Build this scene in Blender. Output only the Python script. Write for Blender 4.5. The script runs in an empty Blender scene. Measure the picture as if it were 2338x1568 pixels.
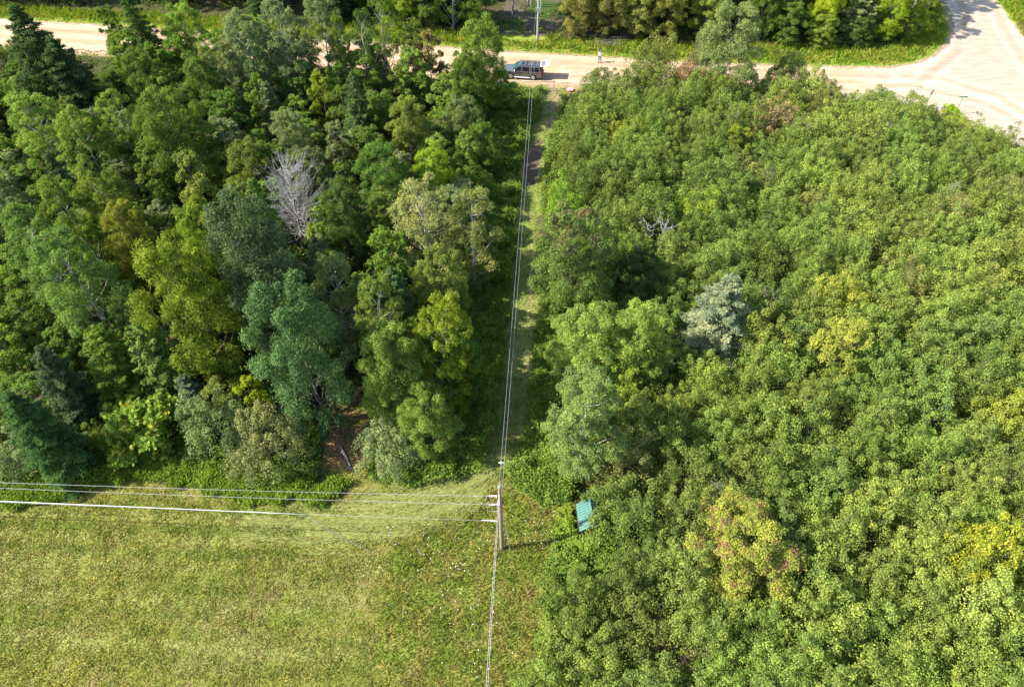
import bpy, bmesh, math, random
import numpy as np
from mathutils import Vector, Matrix
PI = math.pi
R_ = math.radians
sc = bpy.context.scene
col = sc.collection

# ------------------------------------------------------------------ camera, sky, sun
CAM_H, PITCH = 48.0, R_(46.0)
FPX, CX, CY = 1622.0, 1169.0, 657.0          # lens in units of a 2338 wide picture
cd = bpy.data.cameras.new('camera'); cam = bpy.data.objects.new('camera', cd); col.objects.link(cam)
cam.location = (0, 0, CAM_H); cam.rotation_euler = (PI/2 - PITCH, 0, 0)
cd.sensor_width = 36.0; cd.lens = 36.0*FPX/2338.0; cd.shift_y = -(784.0-CY)/2338.0
cd.clip_start = 0.5; cd.clip_end = 5000
sc.camera = cam
SUN_EL, SH_AZ = R_(41.0), R_(8.0)            # shadows run along +x, turned 8 degrees away from the camera
w = bpy.data.worlds.new('World'); sc.world = w; w.use_nodes = True
nt = w.node_tree; bg = nt.nodes['Background']; sky = nt.nodes.new('ShaderNodeTexSky')
sky.sky_type = 'NISHITA'; sky.sun_disc = False; sky.sun_elevation = SUN_EL
sd = Vector((-math.cos(SUN_EL)*math.cos(SH_AZ), -math.cos(SUN_EL)*math.sin(SH_AZ), math.sin(SUN_EL)))
sky.sun_rotation = math.atan2(sd.x, sd.y) % (2*PI)
nt.links.new(sky.outputs[0], bg.inputs[0]); bg.inputs[1].default_value = 0.15
sl = bpy.data.lights.new('sun', 'SUN'); sl.energy = 5.0; sl.angle = R_(0.53); sl.color = (1.0, 0.94, 0.84)
so = bpy.data.objects.new('sun', sl); col.objects.link(so)
so.rotation_euler = (-sd).to_track_quat('-Z', 'Y').to_euler(); so.location = (-60, -10, 80)
sc.view_settings.view_transform = 'Standard'; sc.view_settings.look = 'None'
sc.view_settings.gamma = 1; sc.view_settings.use_curve_mapping = False
sc.view_settings.exposure = 1.28
sc.render.engine = 'CYCLES'
sc.cycles.max_bounces = 5; sc.cycles.diffuse_bounces = 3; sc.cycles.transmission_bounces = 4; sc.cycles.transparent_max_bounces = 4

def P(u, v, h=0.0):
    """ground point (or point at height h) seen at (u, v) of the 2338 wide layout"""
    dx = (u-CX)/FPX; dy = -(v-CY)/FPX
    d = Vector((dx, math.cos(PITCH)+dy*math.sin(PITCH), -math.sin(PITCH)+dy*math.cos(PITCH)))
    t = (CAM_H-h)/(-d.z)
    return Vector((d.x*t, d.y*t, h))
def proj(x, y, z):
    x = np.asarray(x, float); y = np.asarray(y, float); z = np.asarray(z, float)-CAM_H
    c, s = math.cos(PITCH), math.sin(PITCH)
    dep = y*c - z*s; up = y*s + z*c
    return CX + FPX*x/dep, CY - FPX*up/dep

# ------------------------------------------------------------------ numpy helpers
def _hash(i, j, s):
    n = (i*374761393 + j*668265263 + s*1442695041) & 0xffffffff
    n = ((n ^ (n >> 13))*1274126177) & 0xffffffff
    return ((n ^ (n >> 16)) & 0xffff)/65535.0
def vnoise(x, y, s=0):
    x = np.asarray(x, float); y = np.asarray(y, float)
    i = np.floor(x).astype(np.int64); j = np.floor(y).astype(np.int64)
    a = x-i; b = y-j; a = a*a*(3-2*a); b = b*b*(3-2*b)
    return ((_hash(i, j, s)*(1-a)+_hash(i+1, j, s)*a)*(1-b) + (_hash(i, j+1, s)*(1-a)+_hash(i+1, j+1, s)*a)*b)
def fbm(x, y, s=0, o=4):
    r = 0; a = .5; t = 0
    for k in range(o):
        r = r + a*vnoise(x*2**k, y*2**k, s+k*17); t += a; a *= .5
    return r/t
def inpoly(x, y, poly):
    x = np.asarray(x, float); y = np.asarray(y, float); r = np.zeros(x.shape, bool); n = len(poly)
    for k in range(n):
        x1, y1 = poly[k]; x2, y2 = poly[(k+1) % n]
        if y1 == y2: continue
        c = ((y1 > y) != (y2 > y)) & (x < (x2-x1)*(y-y1)/(y2-y1)+x1)
        r ^= c
    return r
def segdist(x, y, pts):
    d = np.full(np.shape(x), 1e9)
    for (x1, y1), (x2, y2) in zip(pts[:-1], pts[1:]):
        vx, vy = x2-x1, y2-y1; L = vx*vx+vy*vy+1e-9
        t = np.clip(((x-x1)*vx+(y-y1)*vy)/L, 0, 1)
        d = np.minimum(d, np.hypot(x-x1-t*vx, y-y1-t*vy))
    return d
def W(pts): return [tuple(P(u, v)[:2]) for u, v in pts]
def sst(a, b, x): t = np.clip((x-a)/(b-a), 0, 1); return t*t*(3-2*t)

def mesh_np(name, V, F, attrs=None, smooth=False):
    """V (n,3), F (m,k) -> mesh; attrs: name -> per face float (m,) or colour (m,3)"""
    me = bpy.data.meshes.new(name); V = np.asarray(V, np.float32); F = np.asarray(F, np.int32); m, k = F.shape
    me.vertices.add(len(V)); me.vertices.foreach_set('co', V.ravel())
    me.loops.add(m*k); me.loops.foreach_set('vertex_index', F.ravel())
    me.polygons.add(m); me.polygons.foreach_set('loop_start', np.arange(0, m*k, k, dtype=np.int32))
    if smooth: me.polygons.foreach_set('use_smooth', np.ones(m, bool))
    for a, d in (attrs or {}).items():
        d = np.asarray(d, np.float32)
        if d.ndim == 1:
            at = me.attributes.new(a, 'FLOAT', 'FACE' if len(d) == m else 'POINT'); at.data.foreach_set('value', d)
        else:
            dom = 'FACE' if len(d) == m else 'POINT'
            at = me.attributes.new(a, 'FLOAT_COLOR', dom); at.data.foreach_set('color', np.c_[d, np.ones(len(d))].astype(np.float32).ravel())
    me.update(calc_edges=True)
    return me
def tubes(lines, sides=5):
    """list of (points, radii) -> V, F of quads"""
    VV = []; FF = []; o = 0
    ang = np.arange(sides)/sides*2*PI
    for pts, rad in lines:
        p = np.asarray(pts, float); n = len(p); rad = np.broadcast_to(np.asarray(rad, float), (n,))
        t = np.gradient(p, axis=0); t /= np.linalg.norm(t, axis=1)[:, None]+1e-9
        ref = np.array([0.31, 0.9, 0.1]) if abs(t[:, 1]).mean() < .8 else np.array([1., .1, .2])
        a = np.cross(t, ref); a /= np.linalg.norm(a, axis=1)[:, None]+1e-9; b = np.cross(t, a)
        ring = p[:, None]+rad[:, None, None]*(a[:, None]*np.cos(ang)[None, :, None]+b[:, None]*np.sin(ang)[None, :, None])
        VV.append(ring.reshape(-1, 3))
        for i in range(n-1):
            for k in range(sides):
                k2 = (k+1) % sides
                FF.append((o+i*sides+k, o+i*sides+k2, o+(i+1)*sides+k2, o+(i+1)*sides+k))
        o += n*sides
    return np.vstack(VV), np.array(FF)
def link(name, me, mat, parent=None, loc=None):
    o = bpy.data.objects.new(name, me); col.objects.link(o)
    if mat is not None:
        if not me.materials: me.materials.append(mat)
    if parent is not None: o.parent = parent
    if loc is not None: o.location = loc
    return o
def thing(name, label, cat, loc=(0, 0, 0), rz=0, group=None):
    o = bpy.data.objects.new(name, None); col.objects.link(o); o.empty_display_size = .3
    o.location = loc; o.rotation_euler = (0, 0, rz); return tag(o, label, cat, group)
def tag(o, label, cat=None, group=None, kind=None):
    if label: o['label'] = label
    if cat: o['category'] = cat
    if group: o['group'] = group
    if kind: o['kind'] = kind
    return o

# ------------------------------------------------------------------ materials
def newmat(name):
    m = bpy.data.materials.new(name); m.use_nodes = True; nt = m.node_tree; nt.nodes.clear()
    return m, nt, nt.nodes.new('ShaderNodeOutputMaterial')
def N(nt, t, **k):
    n = nt.nodes.new(t)
    for a, b in k.items():
        if a.startswith('i_'): n.inputs[int(a[2:]) if a[2:].isdigit() else a[2:]].default_value = b
        else: setattr(n, a, b)
    return n
def leaf_shader(nt, out, colsock, trans=.38):
    d = N(nt, 'ShaderNodeBsdfDiffuse'); t = N(nt, 'ShaderNodeBsdfTranslucent'); g = N(nt, 'ShaderNodeBsdfGlossy', i_Roughness=.5)
    tc = N(nt, 'ShaderNodeMix', data_type='RGBA', blend_type='MULTIPLY'); tc.inputs[0].default_value = 1; tc.inputs[7].default_value = (1.18, 1.25, .5, 1)
    nt.links.new(colsock, tc.inputs[6]); nt.links.new(colsock, d.inputs[0]); nt.links.new(tc.outputs[2], t.inputs[0])
    m1 = N(nt, 'ShaderNodeMixShader', i_0=trans); nt.links.new(d.outputs[0], m1.inputs[1]); nt.links.new(t.outputs[0], m1.inputs[2])
    nt.links.new(m1.outputs[0], out.inputs[0]); nt.nodes.remove(g)
def foliage_mat(name, second=None, scale=.5, thresh=.5, top=False):
    """crown colour = object colour x per-leaf tint; second = another leaf colour in patches"""
    m, nt, out = newmat(name)
    oi = N(nt, 'ShaderNodeObjectInfo'); at = N(nt, 'ShaderNodeAttribute', attribute_name='tint')
    src = oi.outputs['Color']
    if second:
        tx = N(nt, 'ShaderNodeTexCoord'); no = N(nt, 'ShaderNodeTexNoise', i_Scale=scale, i_Detail=3.0)
        nt.links.new(tx.outputs['Object'], no.inputs['Vector'])
        r = N(nt, 'ShaderNodeMapRange'); r.inputs[1].default_value = thresh-.05; r.inputs[2].default_value = thresh+.05
        nt.links.new(no.outputs[0], r.inputs[0]); fac = r.outputs[0]
        if top:
            sp = N(nt, 'ShaderNodeSeparateXYZ'); nt.links.new(tx.outputs['Object'], sp.inputs[0])
            zr = N(nt, 'ShaderNodeMapRange'); zr.inputs[1].default_value = top; zr.inputs[2].default_value = top+2
            nt.links.new(sp.outputs[2], zr.inputs[0]); mu = N(nt, 'ShaderNodeMath', operation='MULTIPLY')
            nt.links.new(fac, mu.inputs[0]); nt.links.new(zr.outputs[0], mu.inputs[1]); fac = mu.outputs[0]
        mx = N(nt, 'ShaderNodeMix', data_type='RGBA'); nt.links.new(fac, mx.inputs[0]); nt.links.new(src, mx.inputs[6]); mx.inputs[7].default_value = (*second, 1)
        src = mx.outputs[2]
    mul = N(nt, 'ShaderNodeMix', data_type='RGBA', blend_type='MULTIPLY'); mul.inputs[0].default_value = 1
    nt.links.new(src, mul.inputs[6])
    hs = N(nt, 'ShaderNodeCombineXYZ')     # tint shifts brightness and a little hue
    a1 = N(nt, 'ShaderNodeMath', operation='POWER'); a1.inputs[1].default_value = 1.25; nt.links.new(at.outputs['Fac'], a1.inputs[0])
    a2 = N(nt, 'ShaderNodeMath', operation='POWER'); a2.inputs[1].default_value = .8; nt.links.new(at.outputs['Fac'], a2.inputs[0])
    nt.links.new(a1.outputs[0], hs.inputs[0]); nt.links.new(at.outputs['Fac'], hs.inputs[1]); nt.links.new(a2.outputs[0], hs.inputs[2])
    nt.links.new(hs.outputs[0], mul.inputs[7])
    leaf_shader(nt, out, mul.outputs[2]); return m
def attr_leaf_mat(name, trans=.3):
    m, nt, out = newmat(name); at = N(nt, 'ShaderNodeAttribute', attribute_name='col')
    leaf_shader(nt, out, at.outputs['Color'], trans); return m
def plain(name, c, rough=.8, metal=0, noise=.25, nscale=6.0, bump=.0, spec=.5, coat=0):
    m, nt, out = newmat(name); b = N(nt, 'ShaderNodeBsdfPrincipled'); b.inputs['Roughness'].default_value = rough
    b.inputs['Metallic'].default_value = metal; b.inputs['Specular IOR Level'].default_value = spec; b.inputs['Coat Weight'].default_value = coat
    tx = N(nt, 'ShaderNodeTexCoord'); no = N(nt, 'ShaderNodeTexNoise', i_Scale=nscale, i_Detail=5.0); nt.links.new(tx.outputs['Object'], no.inputs['Vector'])
    mx = N(nt, 'ShaderNodeMix', data_type='RGBA'); nt.links.new(no.outputs[0], mx.inputs[0])
    mx.inputs[6].default_value = (*[x*(1-noise) for x in c], 1); mx.inputs[7].default_value = (*[min(1, x*(1+noise)) for x in c], 1)
    nt.links.new(mx.outputs[2], b.inputs['Base Color'])
    if bump:
        bu = N(nt, 'ShaderNodeBump', i_Strength=bump, i_Distance=.05); nt.links.new(no.outputs[0], bu.inputs['Height']); nt.links.new(bu.outputs[0], b.inputs['Normal'])
    nt.links.new(b.outputs[0], out.inputs[0]); return m
M = {}
M['leaf'] = foliage_mat('foliage')
M['leaf_rust'] = foliage_mat('foliage_rust', (.16, .135, .07), 1.1, .5, 7.5)
M['leaf_red'] = foliage_mat('foliage_red', (.27, .17, .085), 1.3, .57)
M['leaf_gold'] = foliage_mat('foliage_gold', (.36, .34, .05), 1.2, .6)
M['ground_leaf'] = attr_leaf_mat('ground_leaf', .3)
M['grass'] = attr_leaf_mat('grass_blade', .28)
M['bark'] = plain('bark', (.10, .085, .065), .9, noise=.4)
M['bark_pale'] = plain('bark_pale', (.34, .32, .27), .85, noise=.3)
M['dead'] = plain('dead_wood', (.28, .265, .25), .85, noise=.2)
M['pole'] = plain('weathered_pole', (.24, .185, .135), .85, noise=.4, nscale=3)
M['pole_grey'] = plain('grey_pole', (.30, .29, .24), .85, noise=.3, nscale=3)
M['wire'] = plain('aluminium_wire', (.40, .40, .41), .5, metal=.2, noise=.1)
M['cable'] = plain('pale_cable', (.85, .86, .88), .4, metal=.3, noise=.05)
M['porcelain'] = plain('porcelain', (.55, .42, .42), .3, noise=.1)
M['steel'] = plain('galvanised_steel', (.42, .43, .43), .45, metal=.7, noise=.15)
M['white'] = plain('white_paint', (.8, .8, .8), .5, noise=.05)
M['red'] = plain('red_paint', (.62, .03, .035), .45, noise=.08)
M['green_sign'] = plain('green_sign', (.03, .22, .15), .4, noise=.1)

# ------------------------------------------------------------------ zones on the ground
ROAD_D = [(-700, 5), (-300, 22), (0, 43), (95, 51), (240, 59), (500, 75), (800, 95), (1160, 119), (1300, 127), (1440, 136), (1560, 143), (1700, 149),
          (1850, 153), (1950, 156), (2030, 155), (2090, 147), (2135, 128), (2165, 100), (2176, 72), (2172, 45), (2163, 20), (2152, -5), (2120, -80), (2095, -140),
          (2180, -140), (2225, -80), (2268, -12), (2300, 30), (2338, 83), (2420, 195), (2560, 400), (2640, 520), (2440, 452), (2340, 352), (2250, 297), (2200, 272), (2150, 250),
          (2050, 238), (1900, 228), (1700, 219), (1560, 210), (1440, 203), (1320, 193), (1250, 188), (1190, 186), (1000, 172), (800, 160), (500, 140),
          (245, 121), (165, 116), (0, 106), (-300, 88), (-700, 62)]
ROAD = W(ROAD_D)
ROAD_NEAR = W([(2640, 520), (2440, 452), (2340, 352), (2250, 297), (2200, 272), (2150, 250), (2050, 238), (1900, 228), (1700, 219), (1560, 210), (1440, 203), (1320, 193), (1190, 186), (800, 160), (245, 121), (-300, 88), (-700, 62)])
ROAD_FAR = W([(-700, 5), (95, 51), (240, 59), (800, 95), (1160, 119), (1300, 127), (1560, 143), (1850, 153), (2030, 155), (2090, 147), (2135, 128), (2165, 100), (2176, 72), (2163, 20), (2120, -80)])
FOREST_D = [(-900, 1500), (-500, 1190), (-200, 1130), (0, 1108), (100, 1098), (200, 1062), (300, 1048), (410, 1050), (520, 1083), (640, 1092), (735, 1096), (742, 1040), (745, 960), (800, 890),
            (842, 960), (838, 1085), (950, 1104), (1040, 1092), (1085, 1040), (1105, 960), (1128, 850), (1145, 720), (1160, 600), (1178, 480), (1190, 330), (1196, 230), (1196, 200), (1000, 186), (800, 172),
            (500, 152), (245, 130), (165, 126), (0, 118), (-300, 98), (-900, 60)]
FOREST = W(FOREST_D)
THICK_D = [(1296, 222), (1285, 262), (1252, 330), (1236, 420), (1240, 520), (1245, 620), (1258, 760), (1262, 900), (1268, 1000), (1285, 1080), (1318, 1130), (1310, 1220), (1262, 1262), (1248, 1320), (1238, 1420), (1210, 1580), (1200, 1800),
           (2900, 1800), (3000, 900), (2740, 560), (2640, 535), (2440, 468), (2340, 366), (2250, 307), (2200, 280), (2150, 262), (2050, 247), (1900, 236), (1700, 228), (1560, 219), (1440, 212), (1330, 204)]
THICK = W(THICK_D)
TRACKC = W([(1262, 195), (1255, 260), (1225, 340), (1212, 400), (1208, 500), (1205, 600), (1198, 700), (1188, 800), (1176, 900), (1160, 1000), (1135, 1060), (1090, 1110), (1000, 1150), (850, 1180), (650, 1200)])
TRACK_BAND = W([(1262, 195), (1255, 260), (1225, 340), (1212, 400), (1208, 500), (1205, 600), (1198, 700), (1188, 800), (1176, 900), (1160, 1000), (1135, 1060)])
MUD = W([(1232, 318), (1240, 335), (1236, 360), (1228, 385), (1222, 420), (1200, 424), (1196, 395), (1200, 350), (1214, 330)])
MUD2 = W([(1226, 496), (1238, 492), (1241, 520), (1240, 548), (1232, 545)])
MUD3 = W([(1205, 480), (1212, 486), (1213, 508), (1206, 506)])
BROWN = W([(745, 900), (800, 870), (840, 930), (846, 1000), (832, 1060), (800, 1078), (770, 1070), (735, 1085), (738, 1010)])
GAP = W([(1140, 88), (1180, 96), (1235, 97), (1262, 78), (1275, 55), (1262, -40), (1130, -40), (1130, 60)])
TALLW = W([(860, 1330), (900, 1240), (1000, 1200), (1090, 1165), (1140, 1060), (1165, 1010), (1230, 1000), (1285, 1060), (1318, 1130), (1310, 1220), (1262, 1262), (1240, 1420), (1210, 1700), (1000, 1700), (880, 1500)])
BRAMBLE = W([(725, 1092), (660, 1100), (680, 960), (732, 960)])
BR2 = W([(846, 985), (950, 960), (1080, 960), (1104, 1000), (1085, 1062), (1050, 1098), (950, 1112), (846, 1096), (836, 1060)])
BR3 = W([(1150, 1030), (1200, 1018), (1290, 1020), (1310, 1110), (1300, 1150), (1240, 1165), (1180, 1120), (1148, 1075)])
VERGE = W([(-900, -20), (0, 8), (100, 18), (250, 28), (500, 40), (880, 62), (1150, 78), (1240, 84), (1300, 88), (1450, 96), (1600, 100), (1800, 106), (1950, 112), (2050, 98), (2110, 70), (2130, 30), (2125, -20), (2060, -140),
           (2095, -140), (2120, -80), (2152, -5), (2163, 20), (2176, 72), (2165, 100), (2135, 128), (2090, 147), (2030, 155), (1850, 153), (1560, 143), (1300, 127), (1160, 119), (240, 59), (0, 43), (-900, -2)])
SWATH = [W(q) for q in [
    [(1138, 1052), (1100, 1085), (1040, 1120), (960, 1155), (850, 1180), (720, 1192), (560, 1190)],
    [(1142, 1085), (1090, 1125), (1030, 1160), (950, 1190), (850, 1208), (700, 1212)],
    [(1095, 1075), (1030, 1105), (940, 1135), (830, 1150)], [(1120, 1130), (1060, 1175), (1020, 1215)],
    [(0, 1170), (300, 1180), (600, 1196)], [(-100, 1215), (200, 1228), (500, 1240), (800, 1236)], [(-100, 1268), (250, 1285), (520, 1300)],
    [(380, 1120), (560, 1140), (720, 1150)], [(-100, 1345), (300, 1370), (700, 1395)], [(-100, 1440), (400, 1475), (800, 1500)]]]
RUTS = [W([(1134, 940), (1120, 1000), (1100, 1060), (1040, 1110)]), W([(1185, 700), (1172, 860), (1160, 980), (1140, 1050)]), W([(1215, 560), (1212, 700), (1200, 860), (1186, 980), (1172, 1040)])]
FOOT = W([(540, 1180), (560, 1220), (580, 1250), (572, 1290), (570, 1330), (590, 1420)])

FARW = W([(-900, -40), (0, 8), (100, 18), (250, 28), (500, 40), (880, 62), (1150, 78), (1240, 84), (1300, 88), (1450, 96), (1600, 100), (1800, 106), (1950, 112), (2050, 98), (2110, 70), (2130, 30), (2125, -20), (2060, -140), (2020, -300), (-2500, -300)])
def ground_colour(x, y):
    n1 = fbm(x*.22, y*.22, 1); n2 = fbm(x*1.4, y*1.4, 5); n3 = fbm(x*4., y*4., 9, 3)
    def c(*v): return np.array(v)[None, :]
    def mix(a, b, t): return a*(1-t[:, None])+b*t[:, None]
    C = np.repeat(c(.212, .205, .042), len(x), 0)
    n5 = fbm(x*.16, y*.5, 101, 3); C = mix(C, c(.26, .225, .085), sst(.5, .72, n5)*.6); C = mix(C, c(.13, .165, .022), sst(.5, .72, fbm(x*.25+9, y*.6, 107, 3))*.5)
    C = mix(C, c(.235, .215, .07), sst(.42, .62, fbm(x*2.6, y*3.4, 5))*.6)
    C = mix(C, c(.115, .145, .02), sst(.5, .66, fbm(x*1.9, y*2.6, 45))*.55)
    C = mix(C, c(.13, .165, .03), sst(.45, .7, n1)*.3)
    C = mix(C, c(.22, .17, .07), sst(.66, .8, fbm(x*.9, y*.9, 33))*.6)
    wob = (n2-.5)*.5
    for k, s in enumerate(SWATH):
        d = segdist(x, y, s)+wob
        amp = .75 if k < 4 else .45
        C = mix(C, c(.29, .32, .10), amp*np.exp(-(d/.35)**2)*sst(.25, .6, n3))
        C = mix(C, c(.10, .16, .025), amp*.6*np.exp(-((d-.8)/.3)**2))
    C = mix(C, c(.25, .17, .09), .6*sst(.4, .6, n2)*np.exp(-((segdist(x, y, FOOT)+wob*1.1)/.35)**2)*sst(.3, .6, n3))
    tw = inpoly(x+(fbm(x*.5, y*.5, 88)-.5)*6, y+(fbm(x*.5, y*.5, 89)-.5)*3, TALLW)
    C = np.where(tw[:, None], mix(np.repeat(c(.15, .19, .03), len(x), 0), c(.215, .205, .05), sst(.4, .68, n2)), C)
    db = segdist(x, y, TRACK_BAND)
    tr = np.exp(-((db+wob*.8)/1.5)**4)
    C = mix(C, c(.16, .20, .045)*(.85+.4*n2[:, None]), tr*.9)
    for r in RUTS: C = mix(C, c(.25, .235, .09), .8*np.exp(-((segdist(x, y, r)+wob*.3)/.3)**2))
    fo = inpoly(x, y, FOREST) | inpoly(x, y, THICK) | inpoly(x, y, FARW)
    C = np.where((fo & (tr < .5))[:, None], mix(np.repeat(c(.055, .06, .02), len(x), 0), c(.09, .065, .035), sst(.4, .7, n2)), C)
    br = sst(0, 1.2, -segdist(x, y, BROWN+[BROWN[0]])*np.where(inpoly(x, y, BROWN), -1, 1)+.6+wob*2)
    C = mix(C, mix(np.repeat(c(.25, .165, .085), len(x), 0), c(.15, .16, .04), sst(.5, .62, n2)), br)
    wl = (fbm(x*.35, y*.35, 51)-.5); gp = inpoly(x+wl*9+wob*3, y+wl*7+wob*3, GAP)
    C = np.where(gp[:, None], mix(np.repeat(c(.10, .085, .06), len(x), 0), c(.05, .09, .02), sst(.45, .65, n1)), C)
    for mpoly in (MUD, MUD2, MUD3):
        mm = inpoly(x+wob*1.0, y+wob*1.6, mpoly)
        C = np.where(mm[:, None], c(.092, .068, .048)*(.75+.5*n3[:, None]), C)
    vg = inpoly(x, y, VERGE) | (y > 100) & (x > 60)
    C = np.where(vg[:, None], mix(np.repeat(c(.14, .21, .02), len(x), 0), c(.24, .26, .04), sst(.4, .7, n2)), C)
    dn = segdist(x, y, ROAD_NEAR); dr = np.minimum(dn, segdist(x, y, ROAD_FAR))
    C = mix(C, c(.33, .26, .13), sst(2.2, .6, dn+wob*2)*sst(.35, .6, n2)*.8*(~vg))
    C = mix(C, c(.36, .27, .18), sst(.7, .1, dr+wob))
    en = W([(1262, 200), (1268, 240), (1250, 290)]); C = mix(C, c(.30, .22, .14), .8*np.exp(-((segdist(x, y, en)+wob)/.9)**2)*sst(.3, .5, n2))
    return C*(.85+.3*n3[:, None])

def axis(a0, a1, st, far):
    c = list(np.arange(a0, a1+1e-6, st)); d = st; p = c[-1]; hi = []
    while p < far: d *= 1.6; p += d; hi.append(p)
    d = st; p = c[0]; lo = []
    while p > -far: d *= 1.6; p -= d; lo.append(p)
    return np.array(lo[::-1]+c+hi)
gx = axis(-84, 90, .25, 1800); gy = axis(4, 116, .25, 1800)
X, Y = np.meshgrid(gx, gy); X = X.ravel(); Y = Y.ravel()
def gz(x, y): return (fbm(x*.35, y*.35, 77)-.5)*.12 + (fbm(x*1.7, y*1.7, 79)-.5)*.07
Z = gz(X, Y)
Z = np.where(np.minimum(segdist(X, Y, ROAD_NEAR), segdist(X, Y, ROAD_FAR)) < 1.2, -.03, Z)
Z = np.where(inpoly(X, Y, ROAD), -.06, Z)
for mp in (MUD, MUD2, MUD3): Z = np.where(inpoly(X, Y, mp), Z-.08, Z)
nx = len(gx); ny = len(gy); I = np.arange(nx*ny).reshape(ny, nx)
F = np.stack([I[:-1, :-1], I[:-1, 1:], I[1:, 1:], I[1:, :-1]], -1).reshape(-1, 4)
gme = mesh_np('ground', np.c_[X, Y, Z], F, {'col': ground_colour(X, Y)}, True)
m, nt, out = newmat('ground_soil_grass'); b = N(nt, 'ShaderNodeBsdfPrincipled'); b.inputs['Roughness'].default_value = .95; b.inputs['Specular IOR Level'].default_value = .15
at = N(nt, 'ShaderNodeAttribute', attribute_name='col'); geo = N(nt, 'ShaderNodeNewGeometry')
no = N(nt, 'ShaderNodeTexNoise', i_Scale=5.0, i_Detail=8.0, i_Roughness=.7); nt.links.new(geo.outputs['Position'], no.inputs['Vector'])
mr = N(nt, 'ShaderNodeMapRange'); mr.inputs[1].default_value = .25; mr.inputs[2].default_value = .75; mr.inputs[3].default_value = .55; mr.inputs[4].default_value = 1.45
nt.links.new(no.outputs[0], mr.inputs[0]); mx = N(nt, 'ShaderNodeMix', data_type='RGBA', blend_type='MULTIPLY'); mx.inputs[0].default_value = 1
nt.links.new(at.outputs['Color'], mx.inputs[6]); nt.links.new(mr.outputs[0], mx.inputs[7]); nt.links.new(mx.outputs[2], b.inputs['Base Color'])
bu = N(nt, 'ShaderNodeBump', i_Strength=.8, i_Distance=.08); nt.links.new(no.outputs[0], bu.inputs['Height']); nt.links.new(bu.outputs[0], b.inputs['Normal']); nt.links.new(b.outputs[0], out.inputs[0])
tag(link('ground', gme, m), None, kind='structure')

# road: one sheet with a rough edge, cut from a fine grid
x0, x1 = -84, 90; rx = np.arange(x0, x1, .3); ry = np.arange(66, 150, .3)
RX, RY = np.meshgrid(rx, ry)
wobx = (vnoise(RX*1.1, RY*1.1, 3)-.5)*.7+(vnoise(RX*4, RY*4, 6)-.5)*.3
ins = inpoly(RX+wobx, RY+wobx, ROAD); RZ = .012+.015*(fbm(RX*.5, RY*.5, 21)-.5)
I = np.arange(RX.size).reshape(RX.shape)
ok = ins[:-1, :-1] & ins[1:, :-1] & ins[:-1, 1:] & ins[1:, 1:]
F = np.stack([I[:-1, :-1], I[:-1, 1:], I[1:, 1:], I[1:, :-1]], -1)[ok]
used = np.unique(F); remap = -np.ones(RX.size, int); remap[used] = np.arange(len(used))
vx, vy = RX.ravel()[used], RY.ravel()[used]
jc = sst(1700/40, 50, vx)          # paler gravel in the junction
rn = fbm(vx*.12, vy*.9, 41); rn2 = fbm(vx*.8, vy*.8, 43)
tan_, pale = np.array([.405, .285, .178])[None], np.array([.37, .30, .225])[None]
rc = tan_*(1-jc[:, None])+pale*jc[:, None]
dn = segdist(vx, vy, ROAD_NEAR); df = segdist(vx, vy, ROAD_FAR); de = np.minimum(dn, df)
rc = rc*(.93+.16*rn[:, None])
rc = rc*(1-.12*np.exp(-((df-2.2)/.5)**2)[:, None])+.07*np.exp(-(de/.8)**2)[:, None]
lane = [W([(1300, 158), (1700, 178), (1950, 190), (2100, 200), (2250, 235), (2420, 330)]), W([(1300, 172), (1700, 195), (1950, 205), (2100, 190), (2180, 120), (2205, 30), (2190, -60)]),
        W([(1000, 130), (0, 62), (-500, 25)]), W([(1000, 148), (0, 84), (-500, 50)]), W([(2240, -60), (2290, 60), (2400, 240)]), W([(2060, 175), (2150, 180), (2280, 220), (2400, 300)])]
for k, l in enumerate(lane):
    d = segdist(vx, vy, l)+(rn2-.5)*.8
    rc = rc*(1-.10*np.exp(-(d/.5)**2)[:, None]*np.array([.6, 1, 1.5])[None])+.045*np.exp(-((d-1.1)/.35)**2)[:, None]
rme = mesh_np('gravel_road', np.c_[vx, vy, RZ.ravel()[used]], remap[F], {'col': np.clip(rc, 0, .8)}, True)
m, nt, out = newmat('gravel'); b = N(nt, 'ShaderNodeBsdfPrincipled'); b.inputs['Roughness'].default_value = .95; b.inputs['Specular IOR Level'].default_value = .2
at = N(nt, 'ShaderNodeAttribute', attribute_name='col'); geo = N(nt, 'ShaderNodeNewGeometry')
mp_ = N(nt, 'ShaderNodeMapping'); mp_.inputs['Scale'].default_value = (.35, 1.6, 1); mp_.inputs['Rotation'].default_value = (0, 0, R_(7))
nt.links.new(geo.outputs['Position'], mp_.inputs[0])
n1 = N(nt, 'ShaderNodeTexNoise', i_Scale=1.2, i_Detail=6.0); nt.links.new(mp_.outputs[0], n1.inputs['Vector'])
n2 = N(nt, 'ShaderNodeTexNoise', i_Scale=22.0, i_Detail=4.0); nt.links.new(geo.outputs['Position'], n2.inputs['Vector'])
ad = N(nt, 'ShaderNodeMath', operation='ADD'); nt.links.new(n1.outputs[0], ad.inputs[0]); nt.links.new(n2.outputs[0], ad.inputs[1])
mr = N(nt, 'ShaderNodeMapRange'); mr.inputs[1].default_value = .6; mr.inputs[2].default_value = 1.4; mr.inputs[3].default_value = .68; mr.inputs[4].default_value = 1.28
nt.links.new(ad.outputs[0], mr.inputs[0]); mx = N(nt, 'ShaderNodeMix', data_type='RGBA', blend_type='MULTIPLY'); mx.inputs[0].default_value = 1
nt.links.new(at.outputs['Color'], mx.inputs[6]); nt.links.new(mr.outputs[0], mx.inputs[7]); nt.links.new(mx.outputs[2], b.inputs['Base Color'])
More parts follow.
